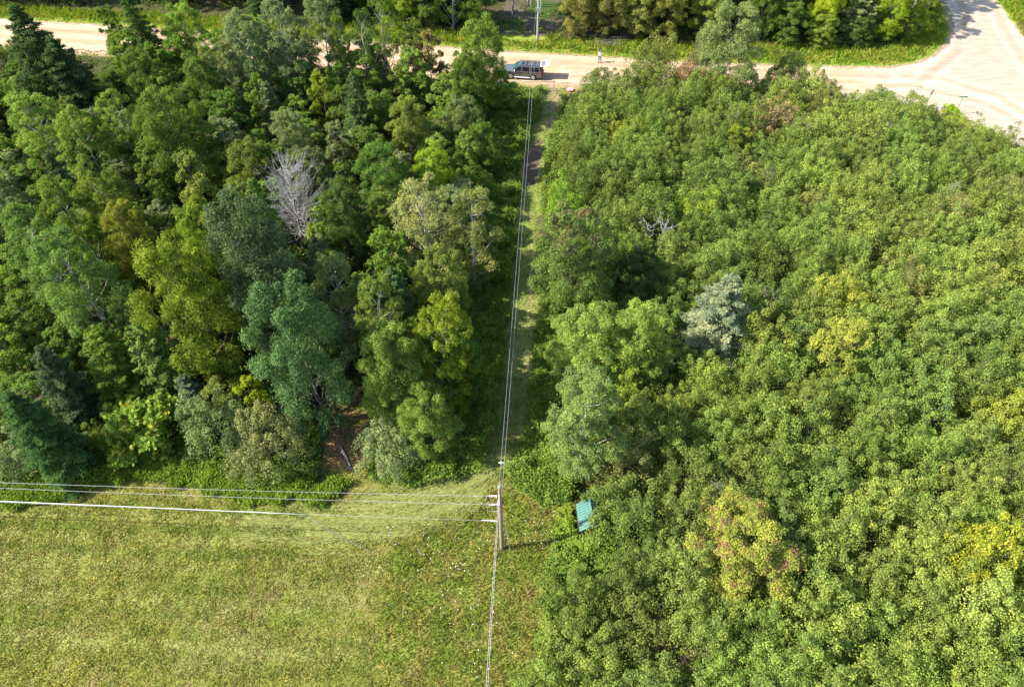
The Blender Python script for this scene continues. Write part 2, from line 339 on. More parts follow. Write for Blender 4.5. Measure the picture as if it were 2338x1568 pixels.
bu = N(nt, 'ShaderNodeBump', i_Strength=.5, i_Distance=.03); nt.links.new(n2.outputs[0], bu.inputs['Height']); nt.links.new(bu.outputs[0], b.inputs['Normal']); nt.links.new(b.outputs[0], out.inputs[0])
tag(link('gravel_road', rme, m), None, kind='structure')

# ------------------------------------------------------------------ leaves
def leaf_quads(c, nrm, size, rng, narrow=.62, along=None):
    n = len(c); r = rng.normal(size=(n, 3)) if along is None else along+rng.normal(size=(n, 3))*.25
    nrm = nrm/(np.linalg.norm(nrm, axis=1)[:, None]+1e-9)
    t = r-(r*nrm).sum(1)[:, None]*nrm; t /= np.linalg.norm(t, axis=1)[:, None]+1e-9; b = np.cross(nrm, t)
    s = np.broadcast_to(size, (n,))[:, None]
    V = np.stack([c-t*s, c-b*s*narrow, c+t*s, c+b*s*narrow], 1).reshape(-1, 3)
    return V, np.arange(4*n).reshape(n, 4)
def dirs(n, rng):
    v = rng.normal(size=(n, 3)); return v/np.linalg.norm(v, axis=1)[:, None]

def broadleaf(seed, H, R, base=.25, lobes=14, subs=8, per=95, lobe_r=.34, ls=.12, top=.75, sprays=.0, limb_n=12, tw=1.0, shell=.72):
    """crown and trunk of a broadleaved tree: lobes, clumps in a lobe, leaves in a clump"""
    g = np.random.default_rng(seed)
    lo = []; zc = np.linspace(0, 1, lobes)
    for i in range(lobes):
        t = (i+.5)/lobes; t = min(.97, max(0, t+g.uniform(-.04, .04)))
        z = H*(base+(1-base)*t)
        pr = math.sqrt(max(.02, 1-((t-.36)/.70)**2)) if t > .36 else .62+.38*t/.36      # ovoid profile
        pr = pr**(1.9-top*1.1)
        a = i*2.39996+g.uniform(-.5, .5); rr = R*pr*g.uniform(.5, .88)
        lo.append((rr*math.cos(a), rr*math.sin(a), z, R*lobe_r*g.uniform(.75, 1.3)*(.6+.4*pr), t))
    lo.append((0, 0, H*.95-.1, R*lobe_r*.7, 1)); lo.append((0, 0, H*(base+.5*(1-base)), R*.5, .5))
    C = []; Nn = []; T = []; lines = []
    trunk = [(0, 0, 0)]
    for k in range(1, 7): trunk.append((g.uniform(-.05, .05)*k*H/12, g.uniform(-.05, .05)*k*H/12, H*.9*k/6))
    r0 = .009*H*tw+.03; lines.append((trunk, np.linspace(r0, r0*.2, 7))); trunk = np.array(trunk)
    for (x, y, z, lr, t) in lo:
        lt = g.uniform(.86, 1.16)
        zb = max(H*base*.6, z-math.hypot(x, y)*g.uniform(.7, 1.2)-lr*.4); q = np.array([np.interp(zb, trunk[:, 2], trunk[:, k]) for k in range(3)])
        e = np.array([x, y, z]); mid = (q+e)/2+np.array([x, y, -1.])*.08
        if math.hypot(x, y) > .2: lines.append(([q, mid, e], [r0*.30, r0*.2, r0*.09]))
        ns = max(3, int(subs*g.uniform(.8, 1.2)))
        d = dirs(ns, g); d[:, 2] = np.abs(d[:, 2])*.8-.15
        out = np.array([x, y, 0])/(R+1e-6); d = d+out*.5; d /= np.linalg.norm(d, axis=1)[:, None]
        sc_ = e+d*lr*g.uniform(.55, 1.0, (ns, 1))*np.array([1, 1, 1.15])
        for s in sc_:
            sr = lr*g.uniform(.34, .56); st = lt*g.uniform(.88, 1.14); m_ = int(per*g.uniform(.7, 1.3)*(sr/(R*lobe_r*.45))**1.2)
            m_ = max(12, m_)
            if g.random() < .5: lines.append(([e*.75+s*.25+np.array([0, 0, -.2]), s], [r0*.13, r0*.05]))
            v = dirs(m_, g); v[:, 2] = np.where(v[:, 2] < -.2, -v[:, 2], v[:, 2])
            rad = sr*(shell+(1-shell)*g.random(m_)**.5+g.normal(0, .12, m_))
            st_ = np.array([1.05, 1.05, 1.0])
            if sprays: rad = rad*(1+sprays*np.maximum(0, np.sin(v[:, 0]*7+v[:, 1]*9+g.uniform(0, 6))*np.cos(v[:, 2]*6)))
            p = s+v*rad[:, None]*st_
            C.append(p); Nn.append(v*.7+np.array([0, 0, .45])+g.normal(size=(m_, 3))*.5); T.append(st*g.uniform(.58, 1.42, m_))
    # stray leafy twigs break the outline
    k = int(len(lo)*14)
    for _ in range(k):
        x, y, z, lr, t = lo[g.integers(len(lo))]; d = dirs(1, g)[0]; d[2] = abs(d[2])+.1; d[:2] += np.array([x, y])/R*.8; d /= np.linalg.norm(d)
        L = lr*g.uniform(1.0, 1.55); q = np.array([x, y, z]); m_ = 10
        tt = g.uniform(.55, 1, m_)[:, None]; C.append(q+d*L*tt+g.normal(size=(m_, 3))*.07*R/3); Nn.append(g.normal(size=(m_, 3))+np.array([0, 0, .8])); T.append(g.uniform(.85, 1.35, m_))
    C = np.vstack(C); Nn = np.vstack(Nn); T = np.concatenate(T)
    V, F = leaf_quads(C, Nn, ls*g.uniform(.65, 1.3, len(C)), g)
    crown = mesh_np('crown_leaves', V, F, {'tint': T}); tv, tf = tubes(lines, 5); trunkm = mesh_np('trunk_limbs', tv, tf, smooth=True)
    return crown, trunkm, H, R

def shrubby(seed, H, R, n=46, per=125, ls=.064):
    """many-stemmed thicket shrub: a loose flat-topped mass of small upright leafy tufts"""
    g = np.random.default_rng(seed); C = []; Nn = []; T = []; lines = []
    ox, oy = g.uniform(0, 50, 2)
    for i in range(n):
        r = R*math.sqrt((i+.5)/n)*g.uniform(.9, 1.12); a = i*2.39996+g.uniform(-.4, .4); x, y = r*math.cos(a), r*math.sin(a)
        hz = H*(1-.38*(r/R)**2.2)*(.72+.5*float(vnoise(x*.8+ox, y*.8+oy, seed)))*g.uniform(.88, 1.1)
        tr_ = g.uniform(.24, .44); tt = g.uniform(.78, 1.22); hz *= g.uniform(.78, 1.16)
        if i % 4 == 0: lines.append(([(x*.15, y*.15, 0), (x*.5, y*.5, hz*.5), (x, y, hz)], [.045, .03, .01]))
        for k in range(3):            # tuft and two lower tiers of the same shoot
            f = [1, .74, .48][k]; cx, cy, cz = x*(1+.10*k)+g.normal()*.12, y*(1+.10*k)+g.normal()*.12, hz*f
            m_ = int(per*[1, .6, .4][k]*g.uniform(.7, 1.3)); v = dirs(m_, g); v[:, 2] = np.where(v[:, 2] < -.3, -v[:, 2], v[:, 2])
            rad = tr_*(1+.25*k)*(.45+.7*g.random(m_)**.6); p = np.array([cx, cy, cz])+v*rad[:, None]*np.array([1, 1, 1.5])
            C.append(p); Nn.append(v*.6+np.array([0, 0, .4])+g.normal(size=(m_, 3))*.6); T.append(tt*g.uniform(.58, 1.42, m_))
    C = np.vstack(C); V, F = leaf_quads(C, np.vstack(Nn), ls*g.uniform(.65, 1.35, len(C)), g)
    crown = mesh_np('crown_leaves', V, F, {'tint': np.concatenate(T)}); tv, tf = tubes(lines, 5)
    return crown, mesh_np('trunk_limbs', tv, tf, smooth=True), H, R
def conifer(seed, H, R, whorls=22, droop=.35, ls=.10, dens=1.7, taper=.68, base=.06):
    g = np.random.default_rng(seed); lines = [([(0, 0, 0), (.03, 0, H*.5), (0, .02, H)], [.02*H+.02, .011*H, .01])]
    C = []; Nn = []; A = []; T = []
    for i in range(whorls):
        t = (i+.5)/whorls; z = H*(base+(1-base)*t); L0 = R*(1-t)**taper+.12
        nb = max(4, int(9*(1-t*.45))); a0 = g.uniform(0, 6.28); wt = g.uniform(.9, 1.1)
        for k in range(nb):
            a = a0+k*2*PI/nb+g.uniform(-.25, .25); L = L0*g.uniform(.62, 1.15); bt = wt*g.uniform(.78, 1.25)
            h = np.array([math.cos(a), math.sin(a), 0]); sd_ = np.array([-h[1], h[0], 0])
            rise = g.uniform(-.05, .25)+(.5*t)
            def pt(s): return np.array([0, 0, z])+h*(L*s)[:, None]+np.array([0, 0, 1.])*(L*(rise*s-droop*s*s))[:, None]
            s = np.linspace(0, 1, 4); lines.append((pt(s), [.03+.01*L, .02, .012, .004]))
            n = int((70+150*L/3)*dens*(.6+.25*L)); s = g.uniform(.12, 1, n)**.75
            wdt = L*.34*np.minimum(1, (1.08-s)*1.9)*g.uniform(-1, 1, n); p = pt(s)+sd_*wdt[:, None]+h*(-abs(wdt)*.35+.0)[:, None]*-1*.0
            p[:, 2] += -abs(wdt)*.25+g.normal(0, .05, n)+.04; p += g.normal(size=(n, 3))*.05
            al = h[None]*.8+sd_[None]*np.sign(wdt)[:, None]*.7
            C.append(p); A.append(al); Nn.append(np.array([0, 0, 1.])+g.normal(size=(n, 3))*.55+h*.2); T.append(bt*g.uniform(.7, 1.25, n)*(.82+.4*s))
    n = 60; s = g.uniform(0, 1, n); C.append(np.c_[g.normal(0, .08, n), g.normal(0, .08, n), H*(.93+.09*s)]); A.append(np.tile([0, 0, 1.], (n, 1))); Nn.append(g.normal(size=(n, 3))); T.append(np.ones(n)*1.1)
    C = np.vstack(C); V, F = leaf_quads(C, np.vstack(Nn), ls*g.uniform(.7, 1.4, len(C)), g, .38, np.vstack(A))
    tv, tf = tubes(lines, 5)
    return mesh_np('needles', V, F, {'tint': np.concatenate(T)}), mesh_np('trunk_limbs', tv, tf, smooth=True), H, R

KIND = {
    'aspen': [broadleaf(s, 13, 3.1, .06, 46, 8, 135, .25, .064, .62, shell=.6) for s in (1, 2, 3)],
    'maple': [broadleaf(s, 11, 3.9, .05, 46, 9, 145, .22, .069, .66, sprays=.5, shell=.6) for s in (11, 12, 13)],
    'birch': [broadleaf(s, 11, 2.9, .08, 30, 8, 85, .28, .062, .66, tw=1.5, shell=.4) for s in (21, 22)],
    'young': [broadleaf(s, 7, 1.9, .05, 26, 7, 100, .28, .068, .62, sprays=.4, shell=.6) for s in (31, 32, 33)],
    'shrub': [shrubby(s, 4.4, 2.3) for s in (41, 42, 43, 44, 45, 46)],
    'bush': [broadleaf(s, 2.4, 1.5, .05, 9, 5, 48, .42, .10, .5, sprays=.2) for s in (51, 52)],
    'spruce': [conifer(s, 11, 3.0) for s in (61, 62)],
    'pine': [conifer(s, 9, 2.6, 17, .1, .11, 1.6, .55) for s in (71, 72)],
}
BARK = {'aspen': 'bark_pale', 'birch': 'bark_pale'}
BN = {'aspen': 'aspen_tree', 'maple': 'maple_tree', 'birch': 'birch_tree', 'young': 'young_tree', 'shrub': 'thicket_shrub', 'bush': 'low_bush', 'spruce': 'spruce_tree', 'pine': 'pine_tree'}
cnt = {}
placed = []; placed_o = []; naming = []
rnd = random.Random(5)
def plant(kind, x, y, H, Rr, c, label, cat=None, group=None, leafmat='leaf', name=None, lean=.05):
    k = cnt.get(kind, 0); cnt[kind] = k+1; cr, tr, h0, r0 = KIND[kind][k % len(KIND[kind])]
    cat = cat or {'shrub': 'shrub', 'bush': 'bush'}.get(kind, 'tree')
    t = thing(name or BN[kind], label, cat, (x, y, -.03), rnd.uniform(0, 6.28), group)
    if kind in ('aspen', 'maple', 'birch', 'young'): Rr = Rr*.88
    t.scale = (Rr/r0, Rr/r0, H/h0); t.rotation_euler = (rnd.uniform(-lean, lean), rnd.uniform(-lean, lean), rnd.uniform(0, 6.28))
    a = link('trunk', tr, M[BARK.get(kind, 'bark')], t); b = link('crown', cr, M['leaf'], t)
    j = [rnd.uniform(.94, 1.06) for _ in range(3)]; b.color = (c[0]*j[0]*1.93, c[1]*j[1]*1.74, c[2]*j[2]*1.38, 1)
    if leafmat != 'leaf':
        b.material_slots[0].link = 'OBJECT'; b.material_slots[0].material = M[leafmat]
    placed.append((x, y, Rr)); placed_o.append(t); return t

Gm = (.062, .108, .026); Lt = (.105, .16, .038); Yg = (.12, .16, .025); Bl = (.07, .105, .05); Dk = (.034, .062, .028)
Ol = (.10, .13, .038); Pa = (.145, .175, .072); Si = (.115, .14, .105); Br = (.13, .20, .025); Gy = (.10, .135, .07); Dg = (.045, .08, .025)
# kind, top u, top v, height, radius, colour, label [, leaf material]
TREES = [
 ('spruce', 30, 12, 14.5, 4.6, Dk, 'big dark spruce at the left picture edge just below the gravel road'),
 ('spruce', 122, 84, 11.5, 3.9, Dk, 'dark spruce overlapping the left end of the pale gravel road, right of the bigger spruce'),
 ('spruce', 292, -12, 13, 3.2, Dg, 'tall dark spruce rising in front of the gravel road right of its open left stretch'),
 ('spruce', 800, 172, 10.8, 2.4, (.05, .085, .035), 'narrow spruce with light-tipped branches left of the maple beside the parked vehicle'),
 ('spruce', 556, 412, 13.5, 3.0, (.05, .095, .025), 'green spruce whose tip stands just left of the bare grey dead tree'),
 ('spruce', 890, 603, 11, 2.8, (.04, .08, .035), 'dark spruce below the pale olive birches left of the mown track'),
 ('spruce', 28, 905, 9.5, 2.6, (.035, .075, .03), 'dark spruce in the bottom left corner at the edge of the mown field'),
 ('spruce', 82, 800, 9, 2.4, (.04, .07, .04), 'small shaded blue-green spruce behind the corner spruce at the field edge'),
 ('pine', 205, 765, 9, 2.5, Gm, 'mid green pine in the lower left woods, left one of two side by side'),
 ('pine', 312, 742, 9.5, 2.5, (.075, .125, .035), 'brighter green pine of the two side by side in the lower left woods'),
 ('spruce', 105, 350, 9, 2.0, (.045, .075, .035), 'small dark spruce among light green trees at upper left'),
 ('pine', 598, 192, 7.5, 2.0, Bl, 'soft bluish pine standing above a small grassy gap in the upper left woods'),
 ('spruce', 1668, 636, 9.2, 3.5, Si, 'silvery blue spruce standing alone in the green thicket'),
 ('aspen', 548, 42, 12.5, 3.5, Gy, 'grey-green aspen hiding the road, leftmost of the pale-barked group at top'),
 ('aspen', 640, 8, 13.5, 3.5, Gy, 'grey-green aspen with white limbs, second of the pale-barked group at top'),
 ('aspen', 500, 95, 10.5, 2.7, (.085, .125, .05), 'greener aspen in front of the pale-barked group at top'),
 ('aspen', 715, -5, 13, 3.0, Gy, 'grey-green aspen with long forked white trunk at top, right one of its group'),
 ('maple', 410, 18, 11, 3.4, Lt, 'light green maple at top between the tall road spruce and the aspens'),
 ('aspen', 768, 44, 11, 1.5, (.105, .15, .025), 'slender yellow-green columnar tree right of the grey-green aspens'),
 ('birch', 852, -6, 13.5, 2.4, Gm, 'thin-crowned birch at top with bare pale trunk left of the roadside verge'),
 ('birch', 815, 30, 12, 2.2, Dg, 'dark thin-crowned birch left of the bare pale-trunked one'),
 ('maple', 1098, 55, 12, 3.6, (.085, .14, .03), 'big maple whose crown hides the front of the parked vehicle'),
 ('maple', 1062, 125, 9.5, 2.8, Gm, 'darker maple left of the big maple by the parked vehicle'),
 ('young', 976, 72, 9.5, 2.2, (.12, .12, .045), 'brownish-tipped young tree in front of the gravel road left of the big maple'),
 ('young', 940, 118, 8, 2.4, Lt, 'light green young tree below the brownish-tipped one beside the gravel road'),
 ('maple', 308, 128, 9, 2.8, Gm, 'mid green maple below the road right of the open gravel stretch at left'),
 ('young', 350, 172, 7, 2.2, Lt, 'light green young tree in shade below the tall road spruce'),
 ('maple', 440, 135, 9, 3.0, Gm, 'mid green maple left of and below the grey-green aspens'),
 ('aspen', 45, 218, 11.5, 3.4, Lt, 'light green aspen at the left picture edge below the big dark spruce'),
 ('aspen', 165, 262, 10.5, 3.0, Lt, 'light green aspen with pale twigs, between the left edge aspen and the bushy maple'),
 ('aspen', 255, 222, 11, 3.1, (.095, .145, .035), 'light green aspen with white branches showing, left of the bushy maple'),
 ('maple', 372, 218, 12, 4.3, (.07, .115, .025), 'broad bushy maple with pale leaf tips in the upper left woods'),
 ('young', 728, 172, 7.5, 1.9, (.12, .17, .02), 'bright yellow-green young tree left of the narrow light-tipped spruce'),
 ('maple', 660, 265, 8, 2.8, Gy, 'dull grey-green low tree left of the narrow light-tipped spruce'),
 ('young', 415, 358, 9.5, 1.9, (.115, .155, .045), 'light green spiky narrow tree left of the green spruce and dead tree'),
 ('aspen', 118, 410, 12, 2.9, (.08, .118, .024), 'yellow-green tree at left, left one of a matching pair'),
 ('aspen', 212, 392, 12.5, 3.0, (.08, .12, .024), 'yellow-green tree at left, right and taller one of a matching pair'),
 ('maple', 272, 478, 10.5, 2.7, (.12, .14, .03), 'yellowish small-crowned tree below the matching yellow-green pair'),
 ('maple', 438, 474, 12.5, 2.9, (.10, .14, .022), 'yellow-green tree behind the big yellow-green one, left of the green spruce'),
 ('maple', 362, 556, 16, 4.0, (.088, .128, .02), 'biggest yellow-green tree in the middle of the left woods'),
 ('maple', 560, 472, 17, 4.5, (.046, .082, .046), 'tallest blue-green tree in the left woods, below the green spruce'),
 ('maple', 645, 655, 15.5, 4.0, (.050, .092, .044), 'big blue-green tree beside the brown leaf-litter clearing'),
 ('aspen', 35, 490, 12.5, 3.2, (.072, .13, .035), 'mid green tree at the left picture edge level with the yellow tree'),
 ('aspen', 128, 538, 14, 3.5, (.07, .125, .038), 'mid green tree right of the left edge one, left of the biggest yellow-green tree'),
 ('aspen', 752, 600, 11, 2.7, (.09, .13, .055), 'pale grey-green tree right below the dead tree'),
 ('maple', 868, 342, 10, 3.2, (.06, .12, .028), 'round mid green tree right of the dead tree'),
 ('maple', 985, 345, 8, 2.6, (.13, .19, .022), 'low tree with a bright yellow-green top left of the muddy track patch'),
 ('birch', 962, 420, 12, 3.6, Pa, 'pale olive birch left of the track, left and larger of two'),
 ('birch', 1072, 448, 11, 2.8, (.12, .145, .06), 'pale olive birch with bare white branches beside the track, right one of two'),
 ('maple', 1092, 432, 9.5, 2.2, Dg, 'dark green tree between the pale birches and the track'),
 ('young', 870, 528, 9, 2.2, (.085, .14, .03), 'mid green young tree left of the pale birches'),
 ('maple', 992, 588, 10.5, 2.9, (.105, .14, .038), 'olive tree in front of the larger pale birch'),
 ('aspen', 842, 640, 12, 2.2, (.095, .145, .038), 'light green tree left of the dark spruce below the birches'),
 ('aspen', 1008, 690, 13, 2.6, (.10, .145, .018), 'yellow-green tree beside the shaded part of the track'),
 ('maple', 880, 762, 11.5, 3.1, (.095, .145, .038), 'light green tree right above the brown leaf-litter clearing'),
 ('maple', 975, 895, 7.5, 2.6, (.095, .15, .035), 'light green tree at the field corner left of the mown track'),
 ('maple', 1045, 760, 9, 2.1, (.045, .09, .02), 'shaded dark green tree between the yellow-green one and the track'),
 ('bush', 328, 938, 4.2, 2.9, (.085, .15, .028), 'bright green round bush at the field edge with a yellow spray on its left', 'leaf_gold'),
 ('shrub', 592, 972, 4.6, 2.5, (.105, .13, .065), 'greyish shrub sticking out over the field edge left of the clearing'),
 ('shrub', 475, 925, 5, 2.3, Gy, 'grey-green shrub at the field edge between the bright round bush and the greyish one'),
 ('pine', 418, 862, 5.5, 1.6, (.07, .105, .07), 'small blue-grey conifer behind the field edge shrubs'),
 ('young', 562, 868, 5.5, 1.4, (.15, .20, .018), 'bright yellow-green sapling left of the big blue-green tree by the clearing'),
 ('young', 482, 838, 5, .8, (.24, .2, .03), 'tiny golden-yellow sapling in shade left of the blue-green trees'),
 ('maple', 760, 430, 10, 2.8, Dg, 'dark green tree just right behind the bare dead tree'),
 ('maple', 560, 330, 8, 2.8, (.09, .12, .03), 'olive low tree behind the green spruce and the dead tree'),
 ('maple', 690, 345, 8, 2.8, (.08, .11, .045), 'dull green low tree above the dead tree'),
 ('maple', 930, 232, 8.5, 3.0, (.10, .135, .035), 'olive-green tree below the brownish-tipped young tree, above the bright-topped one'),
 ('maple', 1060, 232, 7.5, 2.9, (.085, .115, .05), 'grey-olive tree below the big maple by the parked vehicle'),
 ('maple', 1105, 285, 7, 2.2, Gm, 'mid green low tree along the upper track below the vehicle'),
 # right side
 ('maple', 1682, 24, 12, 5.0, (.10, .145, .06), 'tall grey-green aspen standing right in front of the gravel road'),
 ('shrub', 1500, 100, 6.8, 2.7, (.085, .12, .04), 'small olive tree covering the near edge of the road right of the person'),
 ('shrub', 1582, 150, 5.5, 2.1, (.13, .105, .06), 'brownish-leaved young tree between the small olive tree and the tall aspen'),
 ('shrub', 1812, 118, 5.8, 2.4, (.085, .13, .045), 'green young tree on the near road edge right of the tall aspen'),
 ('maple', 1312, 488, 12, 4.1, (.085, .135, .04), 'big maple with rusty brown top at the right edge of the track', 'leaf_rust'),
 ('maple', 1332, 735, 9, 3.4, (.12, .18, .05), 'light green round tree right of the track, left one of two below the rusty-topped maple'),
 ('maple', 1462, 722, 9, 3.3, (.12, .17, .045), 'light green round tree, right one of two below the rusty-topped maple'),
 ('aspen', 1348, 872, 11, 3.3, (.10, .145, .05), 'tall light green tree right of the track above the green-roofed shed'),
 ('maple', 1460, 580, 6.5, 2.6, (.035, .06, .022), 'dark shaded tree behind the two round trees, right of the rusty-topped maple'),
 ('maple', 1700, 1205, 6.8, 4.2, (.15, .185, .04), 'yellow tree with red-brown sprays at the bottom of the thicket', 'leaf_red'),
 ('shrub', 2268, 1232, 6, 2.1, (.17, .19, .03), 'golden-yellow shrub near the bottom right corner', 'leaf_gold'),
 ('young', 1695, 292, 5.5, 1.9, (.105, .14, .022), 'yellow-green upright shrub beside the bare grey twigs in the upper thicket'),
 ('shrub', 1775, 245, 5, 2.6, (.15, .135, .075), 'brownish shrub in the thicket below the tall roadside aspen'),
 ('shrub', 1300, 432, 5.5, 1.9, (.10, .17, .03), 'vivid green shrub at the track edge just above the rusty-topped maple'),
 ('young', 1952, 735, 7.5, 2.3, (.15, .19, .045), 'pale yellow-green upright tree right of the silvery spruce'),
 ('shrub', 1770, 735, 5.5, 2.2, (.12, .15, .038), 'yellowish shrub at the foot of the silvery spruce'),
]
for row in TREES:
    kind, u, v, H, Rr, c, lab = row[:7]; p = P(u, v, H*.985)
    plant(kind, p.x, p.y, H, Rr, c, lab, leafmat=row[7] if len(row) > 7 else 'leaf', name='broadleaf_tree' if H > 15 else 'aspen_tree' if 'aspen' in lab and kind == 'maple' else 'thicket_shrub' if kind == 'shrub' and p.x > 3 else ('field_edge_shrub' if kind == 'shrub' else None))
# trees beyond the road, placed by their foot
FAR = [
 ('maple', 905, 60, 10, 3.6, Br, 'bright yellow-green maple beyond the road, above the verge at top'),
 ('maple', 975, 66, 11, 3.2, Gm, 'dark green tree beyond the road right of the bright yellow-green maple'),
 ('birch', 1035, 66, 11, 3.0, Gm, 'thin-stemmed tree beyond the road between two dark green ones'),
 ('maple', 1098, 72, 10, 3.0, (.055, .1, .025), 'dark green tree at the left edge of the pole clearing beyond the road'),
 ('maple', 1318, 84, 9, 3.2, (.12, .145, .045), 'olive tree at the right edge of the pole clearing beyond the road'),
 ('maple', 1385, 85, 10, 3.2, (.115, .13, .04), 'olive tree beyond the road behind the person, left of the brush pile gap'),
 ('maple', 1452, 90, 9.5, 3.2, (.125, .14, .045), 'olive tree beyond the road with brownish tinge, right of the person', 'leaf_rust'),
 ('maple', 1520, 92, 10, 3.2, (.10, .125, .035), 'olive-green tree beyond the road left of the tall roadside aspen'),
 ('maple', 1600, 93, 8.5, 3.0, (.11, .14, .035), 'olive-green tree beyond the road half hidden by the tall roadside aspen'),
 ('spruce', 1655, 72, 12, 3.0, Dk, 'dark spruce beyond the road behind the tall roadside aspen'),
 ('spruce', 1738, 66, 13, 3.2, Dk, 'dark spruce beyond the road right of the tall roadside aspen, left of two'),
 ('spruce', 1805, 62, 13, 3.2, (.04, .07, .035), 'dark spruce beyond the road, right of two, behind the lemon-green maple'),
 ('maple', 1788, 104, 6, 2.6, Gm, 'low green tree in front of the two dark spruces beyond the road'),
 ('maple', 1862, 92, 9.5, 2.6, (.17, .23, .02), 'lemon-green maple beyond the road with the brightest crown'),
 ('maple', 1868, 108, 4.6, 2.4, (.11, .15, .03), 'low green tree at the foot of the lemon-green maple'),
 ('pine', 1945, 92, 9, 2.7, Gy, 'grey-green tree beyond the road right of the lemon-green maple'),
 ('maple', 2008, 96, 8.5, 2.9, (.13, .20, .02), 'bright green tree beyond the road near the junction'),
 ('maple', 1952, 108, 4.2, 2.2, Dg, 'low dark green tree on the verge edge near the junction'),
 ('birch', 2062, 80, 9.5, 3.0, (.12, .15, .03), 'birch with white limbs at the junction corner beyond the road'),
 ('maple', 2060, 92, 5, 2.4, (.10, .14, .025), 'low tree under the corner birch beyond the road'),
 ('maple', 2095, 22, 10.5, 3.2, (.085, .12, .03), 'tree behind the corner birch shading the side road'),
 ('maple', 20, 10, 9, 3.0, Gm, 'green tree beyond the verge at the top left corner'),
 ('maple', 110, 4, 9, 3.2, Dg, 'dark tree beyond the bright verge at top left, second from the corner'),
 ('maple', 185, 8, 9, 3.0, Dg, 'dark tree beyond the bright verge at top left, left of the tall road spruce'),
]
for row in FAR:
    kind, u, v, H, Rr, c, lab = row[:7]; p = P(u, v, 0)
    plant(kind, p.x, p.y, H, Rr, c, lab, leafmat=row[7] if len(row) > 7 else 'leaf', group='trees beyond the gravel road')
g = np.random.default_rng(99)
for i in range(420):   # forest behind the first row beyond the road
    x = g.uniform(-85, 70); y = g.uniform(90, 124); u, v = proj(x, y, 0)
    if bool(inpoly(np.array([x]), np.array([y]), ROAD)[0]) or (1130 < u < 1280 and y < 113) or u > 2080 or any((x-a)**2+(y-b_)**2 < (r*.55+1.7)**2 for a, b_, r in placed): continue
    if not bool(inpoly(np.array([x]), np.array([y]), FARW)[0]): continue
    left = x < 0
    plant('spruce' if i % 3 == 0 else 'maple', x, y, g.uniform(9, 12), g.uniform(2.6, 3.3), [Dg, Gm, Dk][i % 3] if i % 3 else Dk,
          '', group='back row trees beyond the road'); naming.append((placed_o[-1], 'far tree', 8))

# understory in the left woods
def near(x, y, f, add): return any((x-a)**2+(y-b_)**2 < (r*f+add)**2 for a, b_, r in placed)
n_un = 0
for i in range(6000):
    if n_un > 190: break
    x = g.uniform(-70, 0); y = g.uniform(24, 88)
    xa, ya = np.array([x]), np.array([y])
    if not inpoly(xa, ya, FOREST)[0] or near(x, y, .42, .9): continue
    u, v = map(float, proj(x, y, 0))
    if u < -160 or inpoly(xa, ya, BROWN)[0] or segdist(xa, ya, BROWN+[BROWN[0]])[0] < 1.6: continue
    if segdist(xa, ya, FOREST)[0] < 1.5 or segdist(xa, ya, TRACK_BAND)[0] < 5.6: continue
    if 150 < u < 250 and v < 215: continue
    if math.hypot(x-P(690, 575).x, y-P(690, 575).y) < 3.6 or (640 < u < 740 and 575 < v < 640): continue
    if 480 < u < 560 and 270 < v < 330: continue
    n_un += 1
    edge = segdist(xa, ya, FOREST)[0]
    H = g.uniform(3.2, 5.0) if edge < 5 else g.uniform(4.5, 7.5)
    if v < 250 and 255 < u < 1000: H = g.uniform(6, 9.5)
    if 110 < u < 290 and v < 330: H = g.uniform(2.8, 3.6)
    if edge < 4 and v > 900: H = g.uniform(2.2, 3.4)
    cc = [Gm, Lt, Gm, (.08, .12, .03), Gy, (.085, .14, .03)][n_un % 6]
    plant('young' if H > 4.5 else 'shrub', x, y, H, g.uniform(1.7, 2.5), cc, '', group='understory trees of the left woods', name='understory_tree', cat='tree'); naming.append((placed_o[-1], 'understory tree', H))

# thicket right of the track
ssp = P(2128, 212, 2.3); shed_c = P(1340, 1172, 1.5); sil = [q for q in placed][12]
pts = []
tries = 0
while tries < 30000 and len(pts) < 300:
    tries += 1
    x = g.uniform(2, 72); y = g.uniform(8, 80); xa, ya = np.array([x]), np.array([y])
    u, v = map(float, proj(x, y, 3))
    if u > 2440 or v > 1640: continue
    if not inpoly(xa, ya, THICK)[0] or segdist(xa, ya, THICK+[THICK[0]])[0] < (1.1 if v > 1250 else 1.9): continue
    if near(x, y, .5, 1.0) or math.hypot(x-P(2182, 258).x, y-P(2182, 258).y) < 3.4 or math.hypot(x-P(1305, 212).x+.5, y-P(1305, 212).y+1.5) < 3.9 or math.hypot(x-ssp.x, y-ssp.y+.6) < 2.6 or math.hypot(x-shed_c.x+.3, y-shed_c.y) < 2.4 or (math.hypot(x-shed_c.x, y-shed_c.y+1.8) < 2.6): continue
    e = P(1480, 575); 
    if math.hypot(x-e.x, y-e.y+.6) < 2.5: continue
    if math.hypot(x-sil[0], y-sil[1]+1.2) < 4.0 or segdist(xa, ya, TRACK_BAND)[0] < 4.1: continue
    md = 2.7
    if any((x-a)**2+(y-b_)**2 < md*md for a, b_, _ in pts): continue
    pts.append((x, y, 0))
print('thicket', len(pts), 'tries', tries, 'understory', n_un)
